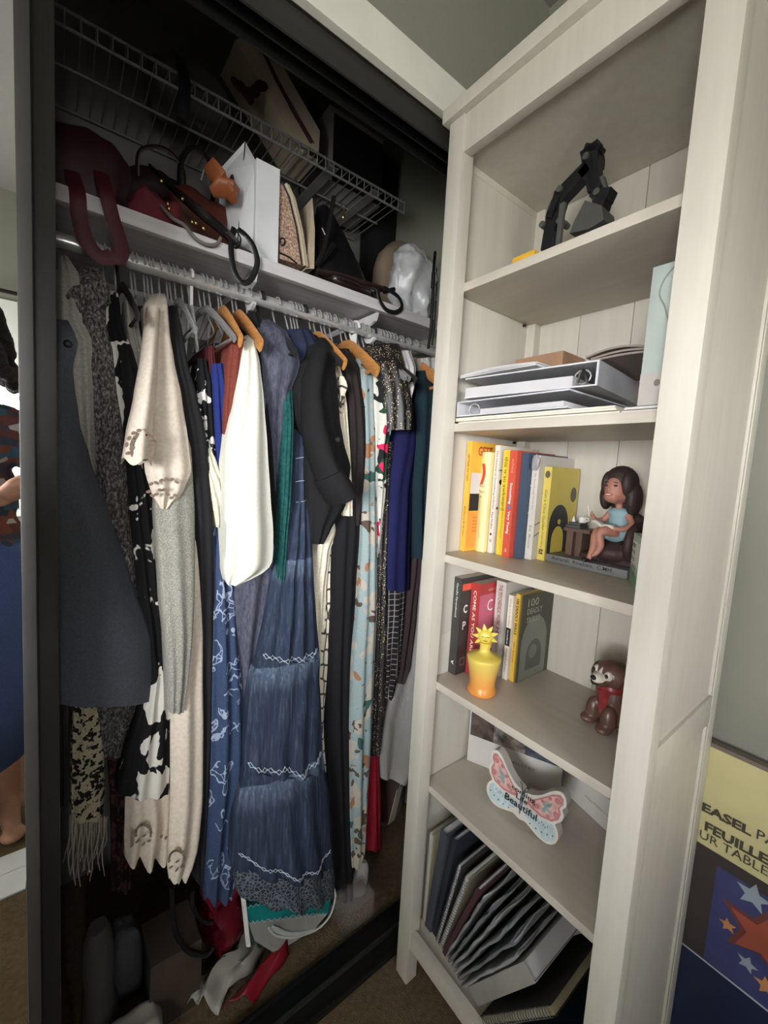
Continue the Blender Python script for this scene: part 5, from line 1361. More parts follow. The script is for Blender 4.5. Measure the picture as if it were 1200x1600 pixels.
# ---- resin figure: woman reading in an armchair, side table, on a grey base
def seg(m, pts, r, n_=12):
    m.tube(cr(pts, 4), r if not isinstance(r, (list, tuple)) else [r[0] + (r[-1] - r[0]) * i / (4 * (len(pts) - 1)) for i in range(4 * (len(pts) - 1) + 1)], n_)
M_chair = mat('dark_brown_clay', (58, 42, 38), .6, bump=.2, bs=200)
M_skin = mat('clay_skin', (176, 122, 104), .55, var=.03)
M_hair = mat('dark_brown_hair_clay', (50, 38, 34), .6, bump=.3, bs=300)
M_dress = mat('pale_blue_clay', (142, 172, 178), .6)
M_base = mat('grey_clay', (110, 110, 108), .6)
M_wtab = mat('walnut_clay', (92, 70, 58), .6)
o = V((.196, -.182, z3))
fy = V((-.02, -1, 0)).normalized(); fx = V((1, -.02, 0)).normalized(); fz = V((0, 0, 1))
FM = Matrix(((fy.x, fx.x, 0, o.x), (fy.y, fx.y, 0, o.y), (fy.z, fx.z, 1, o.z), (0, 0, 0, 1)))     # local: X along the base's front to the right, Y into the shelf, Z up
F = thing('resin_figure', 'hand-painted resin figure of a woman reading in an armchair', 'figurine', M=FM)
def fobj(nm, m, mt, par=None, sm=True, vox=None, **k):
    m.v = [FM @ p for p in m.v]
    q = obj(nm, m, mt, par or F, sm, **k)
    if vox:
        remesh(q, vox, 3)
    return q
m = MB(); m.box((0, 0, 0), (.168, .115, .017), bev=.002); fobj('base', m, M_base)
m = text_mb('Aurorah  Rowhani,  C.MH.', V((.014, -.0006, .006)), V((1, 0, 0)), V((0, 0, 1)), .128, .009, bold=.004); fobj('hand_lettering', m, M_ink, sm=False)
B0 = .017
# side table: top, two slab legs
m = MB(); m.box((.018, .03, B0 + .052), (.075, .075, B0 + .060), bev=.002); tb = fobj('side_table', m, M_wtab)
for x in (.024, .044):
    m = MB(); m.box((x, .034, B0), (x + .014, .07, B0 + .053), bev=.002); fobj('table_leg', m, M_wtab, tb)
m = MB(); m.box((.02, .032, B0 + .0602), (.052, .068, B0 + .066), bev=.001); m.box((.024, .036, B0 + .0662), (.05, .066, B0 + .072), bev=.001); fobj('stacked_books', m, mat('slate_clay', (70, 74, 72), .6), tb)
m = MB(); m.lathe([(.0075, 0), (.008, .002), (.008, .012), (.0065, .012), (.006, .003)], (.047, .05, B0 + .0722), 14); m.tube([(.0545, .05, B0 + .076), (.061, .05, B0 + .078), (.061, .05, B0 + .082), (.0545, .05, B0 + .083)], .0016, 6); fobj('cup', m, mat('white_clay', (224, 220, 210), .5), tb)
m = MB(); m.lathe([(.004, 0), (.003, .006), (.0005, .012)], (.03, .045, B0 + .0722), 10); fobj('candle', m, mat('white_clay', (224, 220, 210), .5), tb)
# armchair
m = MB()
m.ell((.118, .06, B0 + .022), (.042, .05, .024)); m.ell((.13, .085, B0 + .055), (.04, .022, .05)); m.ell((.155, .055, B0 + .045), (.016, .045, .042)); m.ell((.09, .06, B0 + .052), (.016, .04, .014)); m.box((.08, .03, B0), (.165, .095, B0 + .04)); m.ell((.078, .03, B0 + .008), (.02, .016, .009))
fobj('armchair', m, M_chair, None, True, .0022)
# woman: one continuous body
m = MB()
hp = V((.118, .055, B0 + .062))
m.ell(hp, (.021, .02, .017)); m.ell((.117, .056, B0 + .085), (.0165, .013, .022)); m.ell((.117, .056, B0 + .098), (.021, .012, .011))
seg(m, [(.117, .055, B0 + .105), (.116, .053, B0 + .122)], .0065)
seg(m, [(.112, .05, B0 + .058), (.104, .022, B0 + .064), (.10, .006, B0 + .058), (.096, .008, B0 + .03), (.092, .004, B0 + .008)], (.012, .0048)); seg(m, [(.092, .005, B0 + .007), (.088, -.006, B0 + .004)], (.0048, .0035))
seg(m, [(.124, .05, B0 + .058), (.116, .014, B0 + .066), (.108, .004, B0 + .06), (.112, .004, B0 + .036), (.106, .0, B0 + .02)], (.012, .0048)); seg(m, [(.106, .0, B0 + .02), (.101, -.006, B0 + .016)], (.0048, .0032))
seg(m, [(.135, .055, B0 + .1), (.146, .045, B0 + .082), (.138, .028, B0 + .072), (.124, .02, B0 + .073)], (.0068, .0045)); seg(m, [(.1, .055, B0 + .1), (.09, .05, B0 + .084), (.083, .035, B0 + .083), (.08, .026, B0 + .09)], (.0066, .0042))
m.ell((.112, .05, B0 + .152), (.0255, .024, .034)); m.ell((.111, .042, B0 + .138), (.019, .02, .018)); m.ell((.108, .0245, B0 + .147), (.004, .005, .0065)); m.ell((.138, .05, B0 + .148), (.004, .006, .008))
for k in range(4):
    seg(m, [(.123, .02, B0 + .074), (.116 - .001 * k, .014 + .0035 * k, B0 + .075)], (.0022, .0016)); seg(m, [(.08, .026, B0 + .09), (.076 + .001 * k, .02, B0 + .093 + .003 * k)], (.0022, .0015))
seg(m, [(.123, .024, B0 + .075), (.119, .026, B0 + .079)], (.0022, .0016)); seg(m, [(.08, .027, B0 + .09), (.084, .021, B0 + .096)], (.0022, .0016))
body = fobj('woman', m, M_skin, None, True, .0013)
m = MB(); m.ell(hp + V((0, -.002, 0)), (.0235, .0225, .0185)); m.ell((.117, .056, B0 + .084), (.0185, .015, .024)); m.ell((.117, .056, B0 + .101), (.0215, .0138, .0115)); seg(m, [(.118, .05, B0 + .06), (.109, .018, B0 + .066)], (.02, .0145)); fobj('dress', m, M_dress, body, True, .0016)
m = MB()
m.ell((.113, .058, B0 + .160), (.033, .030, .036)); m.ell((.093, .046, B0 + .158), (.010, .018, .026)); m.ell((.132, .046, B0 + .160), (.012, .018, .026)); m.ell((.088, .058, B0 + .135), (.011, .02, .03)); m.ell((.14, .06, B0 + .13), (.014, .022, .034)); m.ell((.118, .072, B0 + .13), (.028, .016, .032))
hm = fobj('hair', m, M_hair, body, True, .0016)
# faces in front of the hair
m = MB(); m.ell((.1115, .0375, B0 + .148), (.0185, .0165, .026)); m.ell((.110, .034, B0 + .134), (.016, .014, .013)); m.ell((.108, .0215, B0 + .1475), (.0038, .0045, .006)); fobj('face', m, M_skin, body, True, .0014)
for x in (.1005, .1185):
    m = MB(); m.ell((x, .0235, B0 + .1555), (.0042, .0015, .0022)); ey = fobj('eye', m, mat('brown_eye_paint', (66, 42, 36), .4), body); m = MB(); m.ell((x, .0232, B0 + .162), (.0052, .0012, .001), rot=(0, .12 if x > .11 else -.12, 0)); fobj('eyebrow', m, M_hair, body)
m = MB(); m.ell((.1085, .0212, B0 + .1375), (.0070, .0022, .0026)); fobj('lips', m, mat('rose_lip_paint', (170, 92, 84), .4), body); m = MB(); m.ell((.1085, .0196, B0 + .138), (.0048, .0010, .0011)); fobj('teeth', m, M_inkw, body)
m = MB(); m.ell((.0895, -.003, B0 + .0045), (.0055, .009, .0045), rot=(0, 0, -.4)); fobj('shoe', m, mat('black_shoe_paint', (30, 28, 30), .3), body)
m = MB()
for s in (-1, 1):
    m.grid(lambda a, b_: V((.105 + s * .022 * a, .012 + .022 * b_, B0 + .0745 + .005 * math.sin(math.pi * a * .8) + .004 * s * (-a) + .002)), 6, 3); m.grid(lambda a, b_: V((.105 + s * .022 * a, .012 + .022 * b_, B0 + .072 + .005 * math.sin(math.pi * a * .8) + .004 * s * (-a) + .002)), 6, 3)
ob_ = fobj('open_book', m, mat('white_clay', (224, 220, 210), .5)); sm = ob_.modifiers.new('thick', 'SOLIDIFY'); sm.thickness = .0016
m = MB(); m.tube([(.077, .018, B0 + .09), (.073, .017, B0 + .112)], .0013, 8); fobj('pen', m, mat('white_clay', (224, 220, 210), .5))
# mint card box at the right end
c0 = V((.192, -.3535, z3))
t = thing('mint_card_box', 'pale mint deck box with black letters at the right post', 'card box', c0 + V((-.02, -.03, 0)))
Mx = Matrix.Translation(c0) @ Matrix.Rotation(math.radians(-61), 4, 'Z')
M_mint = mat('mint_card', (164, 192, 178), .6)
m = MB(); m.box((0, -.075, 0), (.022, 0, .09), bev=.001); m.v = [Mx @ p for p in m.v]; obj('box_body', m, M_mint, t, False)
for k, (s_, z_) in enumerate((('FOLK', .066), ('P R', .054), ('E S', .042))):
    q = text_mb(s_, Mx @ V((-.0004, -.006, z_)), Mx.to_3x3() @ V((0, -1, 0)), V((0, 0, 1)), .03, .007, bold=.03); obj('lettering', q, M_ink, t, False)
m = MB(); m.add([Mx @ V((-.0002, -.001, .037)), Mx @ V((-.0002, -.074, .037)), Mx @ V((-.0002, -.074, .078)), Mx @ V((-.0002, -.001, .078))], [(0, 1, 2, 3)]); obj('white_label', m, mat('pale_label', (214, 216, 206), .6), t, False)
m = MB()
for k in range(9):
    a = k * .7; m.add([Mx @ V((-.0003, -.03 - .018 * math.cos(a) + dy, .022 + .008 * math.sin(a) + dz)) for dy, dz in ((-.004, 0), (.004, 0), (0, .009))], [(0, 1, 2)])
obj('leaf_print', m, mat('red_green_print', (120, 104, 84), .6), t, False)
m = MB(); m.add([Mx @ V((-.0002, -.001, .001)), Mx @ V((-.0002, -.074, .001)), Mx @ V((-.0002, -.074, .022)), Mx @ V((-.0002, -.001, .028))], [(0, 1, 2, 3)]); obj('grass_print', m, mat('leaf_green_print', (112, 148, 108), .6), t, False)

# ---- sun vase
n = N('yellow_orange_glaze', .3, 0, .5); sx = n.new('ShaderNodeSeparateXYZ'); n.link(n.co(), sx.inputs[0])
h = n.math('ADD', n.math('MULTIPLY', sx.outputs[2], 7.6), n.math('MULTIPLY', n.noise(40, 3), .18)); n.color(n.ramp(h, [(.1, (214, 136, 58)), (.38, (216, 156, 78)), (.62, (212, 184, 92)), (.75, (216, 192, 84))])); M_vase = n.m
vo = V((.087, -.124, z4))
t = thing('sun_vase', 'yellow and orange glazed vase topped with a smiling sun', 'vase', vo)
S_ = 1.0
prof = [(.0, .0), (.0285, .0), (.0312, .003), (.0318, .009), (.0285, .015), (.0275, .024), (.03, .044), (.0345, .066), (.0365, .077), (.0372, .081), (.0355, .0835), (.027, .0875), (.0185, .0905), (.0135, .0935), (.0112, .098), (.011, .106), (.0128, .112), (.0146, .116)]
m = MB(); m.lathe(prof, vo, 36); obj('vase_body', m, M_vase, t, 60)
M_sun = mat('yellow_glaze', (216, 194, 80), .3)
face_c = vo + V((-.002, 0, .128))
fd = V((-.72, -.62, .0)).normalized(); fr = V((.62, -.72, 0)).normalized()
m = MB(); m.ell((0, 0, 0), (.0165, .011, .0165), 20, 14); MM = Matrix(((fr.x, -fd.x, 0, face_c.x), (fr.y, -fd.y, 0, face_c.y), (0, 0, 1, face_c.z), (0, 0, 0, 1))); m.v = [MM @ p for p in m.v]; sn = obj('sun_face', m, M_sun, t)
for k in range(9):
    a = 2 * math.pi * k / 9 + .35
    d = V((math.cos(a), 0, math.sin(a))); p = V((-math.sin(a), 0, math.cos(a)))
    m = MB(); m.loft([[MM @ (d * .0125 + p * .0062 * math.cos(q) + V((0, .0045 * math.sin(q), 0))) for q in [2 * math.pi * j / 10 for j in range(10)]], [MM @ (d * .0195 + p * .0042 * math.cos(q) + V((0, .0032 * math.sin(q), 0))) for q in [2 * math.pi * j / 10 for j in range(10)]], [MM @ (d * .0275 + p * .0008 * math.cos(q) + V((0, .0008 * math.sin(q), 0))) for q in [2 * math.pi * j / 10 for j in range(10)]]]); obj('sun_ray', m, M_sun, sn)
for x in (-.0055, .0055):
    m = MB(); m.tube(cr([MM @ V((x - .003, -.0108, .0035)), MM @ V((x, -.0115, .0015)), MM @ V((x + .003, -.0108, .0035))], 4), .0006, 6); obj('closed_eye', m, mat('brown_line_paint', (120, 84, 36), .5), sn)
m = MB(); m.tube(cr([MM @ V((-.004, -.0112, -.005)), MM @ V((0, -.0116, -.0065)), MM @ V((.004, -.0112, -.005))], 4), .0006, 6); obj('smile', m, mat('brown_line_paint', (120, 84, 36), .5), sn)
m = MB(); m.ell(MM @ V((0, -.0118, -.0005)), (.0016, .0016, .003)); obj('nose', m, M_sun, sn)

# ---- clay dog
M_dog = mat('brown_dog_glaze', (92, 66, 56), .35, var=.16, vs=40)
do = V((.205, -.345, z4))
hd = V((-.82, .36, 0)).normalized()
sd = V((.36, .82, 0)).normalized() * -1
DM = Matrix(((hd.x, sd.x, 0, do.x), (hd.y, sd.y, 0, do.y), (0, 0, 1, do.z), (0, 0, 0, 1)))       # X: the way it faces, Y: its side, Z up
t = thing('clay_dog', 'brown glazed spaniel figurine with a red neckerchief', 'figurine', M=DM)
def dobj(nm, m, mt, par=None, vox=None):
    m.v = [DM @ p for p in m.v]; q = obj(nm, m, mt, par or t, True)
    if vox: remesh(q, vox, 2)
    return q
m = MB()
m.ell((-.02, 0, .034), (.042, .036, .036)); m.ell((-.004, 0, .06), (.032, .031, .042)); m.ell((.004, 0, .085), (.025, .026, .025))
for s in (-1, 1):
    m.ell((.024, .019 * s, .026), (.015, .014, .028)); m.ell((.033, .02 * s, .0095), (.017, .014, .0095)); m.ell((-.022, .032 * s, .018), (.026, .014, .018)); m.ell((-.002, .036 * s, .009), (.018, .011, .009))
m.ell((.006, 0, .108), (.031, .033, .028)); m.ell((.032, 0, .098), (.018, .016, .014)); m.tube(cr([(-.05, 0, .02), (-.068, .012, .016), (-.074, .03, .022)], 5), [.012, .011, .01, .01, .009, .008, .008, .007, .006, .006, .005], 10)
for p in m.v: p.z = max(p.z, 0.0003)
db = dobj('dog_body', m, M_dog, None, .0024)
for s in (-1, 1):
    m = MB(); m.tube(cr([(.002, .029 * s, .118), (.0, .039 * s, .106), (.0, .041 * s, .085), (.002, .037 * s, .068)], 4), [.008, .010, .012, .014, .015, .016, .017, .017, .016, .015, .013, .010, .006], 12, flat=(1, .55, (1, 0, 0))); dobj('ear', m, M_dog, db)
M_dwhite = mat('off_white_glaze', (206, 196, 182), .35)
m = MB(); m.ell((.036, 0, .1015), (.0155, .0145, .012)); m.ell((.031, 0, .112), (.008, .0045, .016), rot=(0, -.5, 0)); 
for s in (-1, 1): m.ell((.0292, .0145 * s, .112), (.008, .008, .0095))
dobj('white_blaze', m, M_dwhite, db, .0016)
m = MB(); m.ell((.0505, 0, .104), (.005, .006, .0045)); dobj('nose', m, M_dark, db)
m = MB(); m.tube(cr([(.046, -.009, .094), (.0505, 0, .0925), (.046, .009, .094)], 4), .0018, 6); dobj('mouth', m, M_dark, db)
for s in (-1, 1):
    m = MB(); m.ell((.0358, .0155 * s, .1125), (.0032, .0038, .004)); dobj('eye', m, M_dark, db)
m = MB(); m.lathe([(.0262, 0), (.0295, .006), (.027, .012)], (.005, 0, .078), 24)
m.loft([[(.026, -.02, .082), (.034, 0, .078), (.026, .02, .082), (.022, 0, .084)], [(.028, -.008, .05), (.035, .004, .046), (.03, .016, .05), (.026, .004, .052)], [(.029, .006, .028), (.031, .01, .026), (.03, .013, .028), (.028, .01, .03)]])
dobj('neckerchief', m, mat('red_dog_glaze', (126, 42, 44), .3, var=.15, vs=60), db)

# ---- excavator toy on the top shelf
M_blackabs = mat('black_toy_plastic', (24, 24, 28), .35)
M_greyabs = mat('dark_grey_toy_plastic', (78, 78, 74), .5)
M_yelabs = mat('toy_yellow', (226, 176, 60), .4)
ez = 1.6385
t = thing('toy_excavator', 'black and yellow toy excavator arm on the top shelf', 'toy excavator', (.15, -.17, ez))
EX = .145
E_ = lambda u, v, dx=0: at(u, v, 'x', EX + dx)
def link2(nm, a, b, w0, w1, mt, d=.011, par=t, dx=0):
    A, B = E_(*a, dx), E_(*b, dx); ax = (B - A).normalized(); sdv = V((1, 0, 0)); up = ax.cross(sdv).normalized()
    m = MB(); m.loft([[P + sdv * (d * i) + up * (w_ * j) for i, j in ((-1, -1), (1, -1), (1, 1), (-1, 1))] for P, w_ in ((A, w0), (B, w1))])
    return obj(nm, m, mt, par, False)
zb_ = ez
m = MB(); m.box((.10, -.175, zb_), (.19, -.085, zb_ + .026), bev=.004); obj('track_base', m, M_blackabs, t)
m = MB(); m.box((.105, -.15, zb_ + .026), (.17, -.098, zb_ + .051), bev=.004); obj('turntable_body', m, M_yelabs, t)
a0 = E_(858, 388); 
bm = link2('boom', (857, 392), (868, 330), .011, .012, M_blackabs)
link2('boom', (866, 345), (880, 300), .013, .012, M_blackabs)
link2('boom', (874, 312), (922, 262), .014, .012, M_blackabs)
for u, v in ((853, 355), (880, 349), (880, 300), (921, 250), (938, 305)):
    m = MB(); p = E_(u, v); m.tube([p + V((-.016, 0, 0)), p + V((.016, 0, 0))], .006, 12); obj('pivot_pin', m, M_greyabs, t)
link2('hydraulic_ram', (872, 390), (880, 318), .004, .005, M_greyabs, .004, dx=-.014)
link2('hydraulic_ram', (858, 340), (871, 308), .003, .004, M_blackabs, .003, dx=-.016)
link2('stick', (924, 232), (930, 300), .016, .009, M_blackabs)
link2('stick', (917, 262), (938, 300), .013, .008, M_blackabs)
link2('stick_head', (917, 236), (941, 234), .008, .004, M_blackabs)
strap('hose', [E_(941, 236), E_(944, 250), E_(943, 265)], .0016, M_blackabs, t, (1, 1))
strap('hose', [E_(866, 308), E_(858, 325), E_(854, 342), E_(858, 352)], .0024, M_blackabs, t, (1, 1))
link2('bucket_link', (941, 278), (947, 312), .004, .007, M_greyabs, .006)
link2('bucket_bracket', (928, 306), (956, 306), .006, .009, M_blackabs, .013); link2('bucket_bracket', (930, 322), (950, 318), .007, .008, M_blackabs, .013)
q = [E_(u, v) for u, v in ((924, 322), (950, 330), (953, 352), (930, 366), (900, 372), (908, 352))]
lowz = ez + .001
m = MB(); m.add([p + V((-.024, 0, 0)) for p in q] + [p + V((.024, 0, 0)) for p in q], [tuple(range(6)), tuple(range(11, 5, -1))] + [(i, i + 6, (i + 1) % 6 + 6, (i + 1) % 6) for i in range(6)]); obj('bucket', m, M_greyabs, t, False)

# ---- papers and binders on the second shelf
z2 = 1.3515
M_bind = mat('white_vinyl_binder', (192, 192, 195), .4); M_paper = mat('printer_paper', (186, 184, 184), .8, var=.02)
def sheets(name, label, cat, x0, x1, y0, y1, z0, th, n_=5, mt=None, sag=0, grp=None, tilt=0, rot=0):
    t = thing(name, label, cat, ((x0 + x1) / 2, (y0 + y1) / 2, z0), grp)
    for k in range(n_):
        zz = z0 + th * k / n_
        m = MB(); dx, dy = rnd.uniform(-.006, .006), rnd.uniform(-.008, .008)
        h = th / n_ * .85
        f = lambda a, b, o_: V((x0 + (x1 - x0) * a + dx, y0 + (y1 - y0) * b + dy, zz + o_ + sag * math.sin(math.pi * b) * (k + 1) / n_ + tilt * b))
        m.grid(lambda a, b: f(a, b, 0), 3, 12); m.grid(lambda a, b: f(a, b, h), 3, 12)
        nn = 4 * 13
        m.f += [(0, 1, nn + 1, nn), (1, 2, nn + 2, nn + 1), (2, 3, nn + 3, nn + 2)] + [(j * 4, (j + 1) * 4, nn + (j + 1) * 4, nn + j * 4) for j in range(12)] + [(j * 4 + 3, (j + 1) * 4 + 3, nn + (j + 1) * 4 + 3, nn + j * 4 + 3) for j in range(12)]
        m.mi = [0] * len(m.f)
        obj('sheet', m, mt or M_paper, t, 30)
    return t
sheets('document_envelope', 'cream envelope of papers at the bottom of the shelf pile', 'envelope', .045, .27, -.36, -.03, z2 + .0004, .012, 3, mat('cream_envelope', (220, 212, 194), .7))
def binder(name, label, o, L, Wd, T, yaw, spine_side, mt=M_bind):
    Mx = Matrix.Translation(o) @ Matrix.Rotation(yaw, 4, 'Z')
    t = thing(name, label, 'binder', M=Mx, group='white binders on the second shelf')
    m = MB(); m.box((0, -L, 0), (Wd, 0, .003), bev=.001); m.v = [Mx @ p for p in m.v]; obj('cover_board', m, mt, t, False)
    m = MB(); m.box((0, -L, T - .003), (Wd, 0, T), bev=.001); m.v = [Mx @ p for p in m.v]; obj('cover_board', m, mt, t, False)
    m = MB()
    if spine_side == 'r':
        m.box((0, -L - .003, 0), (Wd, -L + .001, T), bev=.001)
    else:
        m.box((0, -.001, 0), (Wd, .003, T), bev=.001)
    m.v = [Mx @ p for p in m.v]; obj('spine', m, mt, t, False)
    for k in range(3):
        y = -L + .03 if spine_side == 'r' else -.03
        m = MB(); m.tube([Mx @ V((.02 + .1 * k, y + .014 * math.cos(a), T / 2 + .012 * math.sin(a))) for a in [i * .5236 for i in range(12)]], .0014, 6, closed=True); obj('ring', m, M_wire, t)
    return t, Mx
t, Mx = binder('white_binder', 'lower white binder with its open spine end toward the left', (.042, -.035, z2 + .0145), .25, .245, .032, 0.0, 'l')
m = MB(); m.box((.004, -.24, .0035), (.235, -.06, .013)); m.wobble(.0015, 30, 2); m.v = [Mx @ p for p in m.v]; obj('papers', m, M_paper, t, False)
t, Mx = binder('white_binder', 'upper white binder with broad spine facing out to the right', (.044, -.05, z2 + .052), .265, .245, .042, .10, 'r')
m = MB(); m.box((.004, -.225, .0035), (.235, .0, .022)); m.wobble(.0015, 30, 4); m.v = [Mx @ p for p in m.v]; obj('papers', m, M_paper, t, False)
m = MB(); 
for s in (-1, 1):
    m.tube([Mx @ V((-.004, -.245 + .008 * s, .006)), Mx @ V((-.006, -.245 + .004 * s, .022)), Mx @ V((-.004, -.245, .028))], .0022, 6)
obj('binder_clip', m, mat('dark_steel', (70, 66, 62), .3, .8), t)
sheets('loose_papers', 'loose sheets sticking out on top of the upper binder', 'papers', .046, .25, -.21, -.03, z2 + .0945, .010, 4, None, .004)
sheets('flyer_stack', 'curled grey flyers behind the upper binder by the gift bag', 'flyers', .10, .29, -.385, -.285, z2 + .0985, .012, 3, mat('brown_grey_flyer', (142, 128, 120), .7), .008)
sheets('flat_folder', 'flat pale folder under the white gift bag', 'folder', .045, .29, -.452, -.368, z2 + .0004, .008, 2, mat('pale_folder', (204, 200, 194), .6))
m = MB(); m.box((.205, -.172, z2 + .108), (.30, -.055, z2 + .163), bev=.001)
tag(obj('cardboard_box', m, mat('brown_cardboard', (158, 124, 96), .85), None, False), 'small brown cardboard box on the back of the paper pile', 'box')
m = MB(); m.box((.19, -.09, z2 + .106), (.203, -.03, z2 + .146), bev=.001); m.box((.186, -.084, z2 + .112), (.191, -.036, z2 + .14))
tag(obj('picture_frame', m, mat('dark_wood_frame', (92, 66, 46), .5), None, False), 'small dark wooden frame beside the cardboard box', 'frame')
t = thing('mint_gift_bag', 'tall pale mint gift bag standing against the right post', 'gift bag', (.16, -.43, z2 + .009))
m = MB(); m.box((.046, -.4535, z2 + .0088), (.17, -.392, z2 + .205), bev=.0015); obj('bag_body', m, mat('pale_mint_card', (168, 178, 170), .6), t)
m = MB(); m.box((.0452, -.4537, z2 + .0088), (.046, -.392, z2 + .055)); obj('grey_panel', m, mat('pale_grey_print', (176, 170, 162), .6), t, False)
m = MB(); m.ell((.0448, -.415, z2 + .040), (.001, .004, .005)); obj('printed_mark', m, M_inkgrey, t)
strap('cord_handle', [(.0445, -.425, z2 + .202), (.044, -.410, z2 + .185), (.044, -.405, z2 + .165), (.044, -.414, z2 + .145), (.044, -.420, z2 + .125)], .0009, mat('silver_cord', (140, 144, 140), .4), t, (1, 1))

# ---- butterfly sign on the fifth shelf
z5 = .5113
half = [(0, .062), (.006, .070), (.018, .074), (.034, .086), (.052, .106), (.066, .114), (.076, .108), (.079, .094), (.074, .084), (.078, .074), (.076, .062), (.069, .053), (.067, .048), (.073, .040), (.076, .027), (.071, .013), (.058, .004), (.042, .004), (.028, .009), (.013, .014), (0, .011)]
SCB = 1.08
full = [(x * SCB, y * SCB) for x, y in half] + [(-x * SCB, y * SCB) for x, y in half[-2:0:-1]]
full = [(p.x, p.y) for p in cr([V((x, y, 0)) for x, y in full], 4, True)]
bo = V((.114, -.224, z5)); bx = V((.10, -.96, 0)).normalized(); bn = V((-.96, -.10, .0)).normalized(); bz = V((0, 0, 1))
lean = math.radians(4); bzz = (bz * math.cos(lean) - bn * math.sin(lean)).normalized(); bnn = bx.cross(bzz) * 1
if bnn.dot(bn) < 0: bnn = -bnn
tl = math.radians(-3); bX = bx * math.cos(tl) + bzz * math.sin(tl); bZ = -bx * math.sin(tl) + bzz * math.cos(tl)
bo = bo + V((0, 0, .0))
low = min((bX * x + bZ * y).z for x, y in full); bo.z = z5 - low + .0018
t = thing('butterfly_sign', 'white wooden butterfly block with pink and pale blue painted wings', 'butterfly sign', bo)
m = MB(); m.prism(full, bo, bX, bZ, -bnn * .022); obj('wood_block', m, mat('white_painted_block', (214, 208, 198), .5), t, 30)
def bprint(nm, pts, mt, off=.0004, lab=None):
    m = MB(); m.add([bo + bX * (x * SCB) + bZ * (y * SCB) + bnn * off for x, y in pts], [tuple(range(len(pts)))]); return obj(nm, m, mt, t, False, label=lab)
upw = [(.012, .062), (.02, .066), (.036, .082), (.053, .100), (.066, .108), (.073, .104), (.074, .094), (.069, .084), (.073, .074), (.071, .062), (.06, .050), (.04, .045), (.02, .048), (.01, .052)]
low_ = [(.008, .044), (.02, .042), (.04, .040), (.063, .046), (.069, .038), (.071, .026), (.067, .014), (.056, .008), (.042, .008), (.026, .016), (.011, .026)]
M_pinkp = mat('soft_pink_paint', (206, 164, 156), .6, var=.1, vs=90); M_rosep = mat('rose_paint', (186, 122, 120), .6); M_paleb = mat('pale_blue_paint', (184, 200, 202), .6, var=.08, vs=80); M_slate = mat('slate_blue_paint', (104, 122, 138), .6); M_sage = mat('sage_paint', (146, 166, 164), .6)
for s in (-1, 1):
    S2 = lambda P: [(s * x, y) for x, y in P]
    bprint('wing_upper', S2(upw), M_rosep); cx_ = sum(p[0] for p in upw) / len(upw); cy_ = sum(p[1] for p in upw) / len(upw)
    bprint('wing_inner', S2([(cx_ + (x - cx_) * .84, cy_ + (y - cy_) * .84) for x, y in upw]), M_pinkp, .0006); bprint('wing_lower', S2(low_), M_paleb, .0005)
    for x, y, r in ((.064, .094, .006), (.066, .068, .0065), (.03, .06, .005), (.05, .09, .004), (.038, .076, .0035), (.052, .055, .004), (.024, .056, .003)):
        bprint('painted_flower', S2(disc(x, y, r, 9)), M_rosep, .0008)
    for x, y, a in ((.046, .074, .5), (.05, .066, -.4), (.044, .064, 1.2), (.052, .078, 1.0)):
        bprint('painted_leaf', S2([(x + .009 * math.cos(a) * q[0] - .004 * math.sin(a) * q[1], y + .009 * math.sin(a) * q[0] + .004 * math.cos(a) * q[1]) for q in ((-1, 0), (-.3, 1), (1, 0), (-.3, -1))]), M_sage, .0009)
    for k in range(5):
        bprint('painted_dot', S2(disc(.066 - .009 * k - .0015 * k * k * .3, .026 - .0055 * k + .0009 * k * k, .0014, 8)), M_ink, .0008)
    for k in range(7):
        bprint('painted_stroke', S2([(.03 + .004 * k, .034 - .002 * (k % 3)), (.0305 + .004 * k, .0385 - .002 * (k % 3)), (.032 + .004 * k, .0385 - .002 * (k % 3)), (.0315 + .004 * k, .034 - .002 * (k % 3))]), M_slate, .0008)
    m = MB(); m.tube(cr([bo + bX * (s * x * SCB) + bZ * (y * SCB) + bnn * .0008 for x, y in ((.001, .068), (.004, .078), (.009, .084))], 4), .0006, 5); obj('antenna', m, M_ink, t)
bprint('painted_body', [(-.003, .066), (.003, .066), (.0035, .045), (.0012, .022), (-.0012, .022), (-.0035, .045)], M_slate, .001)
for s_, x, y, w_, h in (('coming', -.024, .058, .05, .011), ('Life', -.012, .048, .024, .011), ('Beautiful', -.034, .031, .068, .014)):
    m = text_mb(s_, bo + bX * (x * SCB) + bZ * (y * SCB) + bnn * .0014, bX, bZ, w_ * SCB, h * SCB, bold=.02); obj('painted_words', m, M_ink, t, False)
# ---- two boxed photo calendars lying behind, slim and white
def photobox(name, label, p0, p1, H, words, wx, photo_z, cols, dpt=.02):
    A, B = V(p0), V(p1); ax = (B - A); L = ax.length; ax.normalize(); nr_ = V((-ax.y, ax.x, 0));
    if nr_.x < 0: nr_ = -nr_
    t = thing(name, label, 'photo box', A)
    m = MB(); m.prism([(0, 0), (L, 0), (L, H), (0, H)], A, ax, (0, 0, 1), nr_ * dpt); obj('box_body', m, mat('white_photo_box', (216, 212, 206), .5, var=.02), t, False)
    nm_ = -nr_
    for i, (x0, x1, c) in enumerate(cols):
        m = MB(); m.add([A + ax * (L * x) + V((0, 0, z)) + nm_ * (.0005 + .0001 * i) for x, z in ((x0, photo_z), (x1, photo_z), (x1, H - .003), (x0, H - .003))], [(0, 1, 2, 3)]); obj('photo_print', m, mat('photo_' + name + str(i), c, .5, var=.5, vs=45), t, False)
    m = text_mb(words, A + ax * (L * wx) + V((0, 0, H * .25)) + nm_ * .0006, ax, (0, 0, 1), None, .0075); obj('box_words', m, M_inkgrey, t, False)
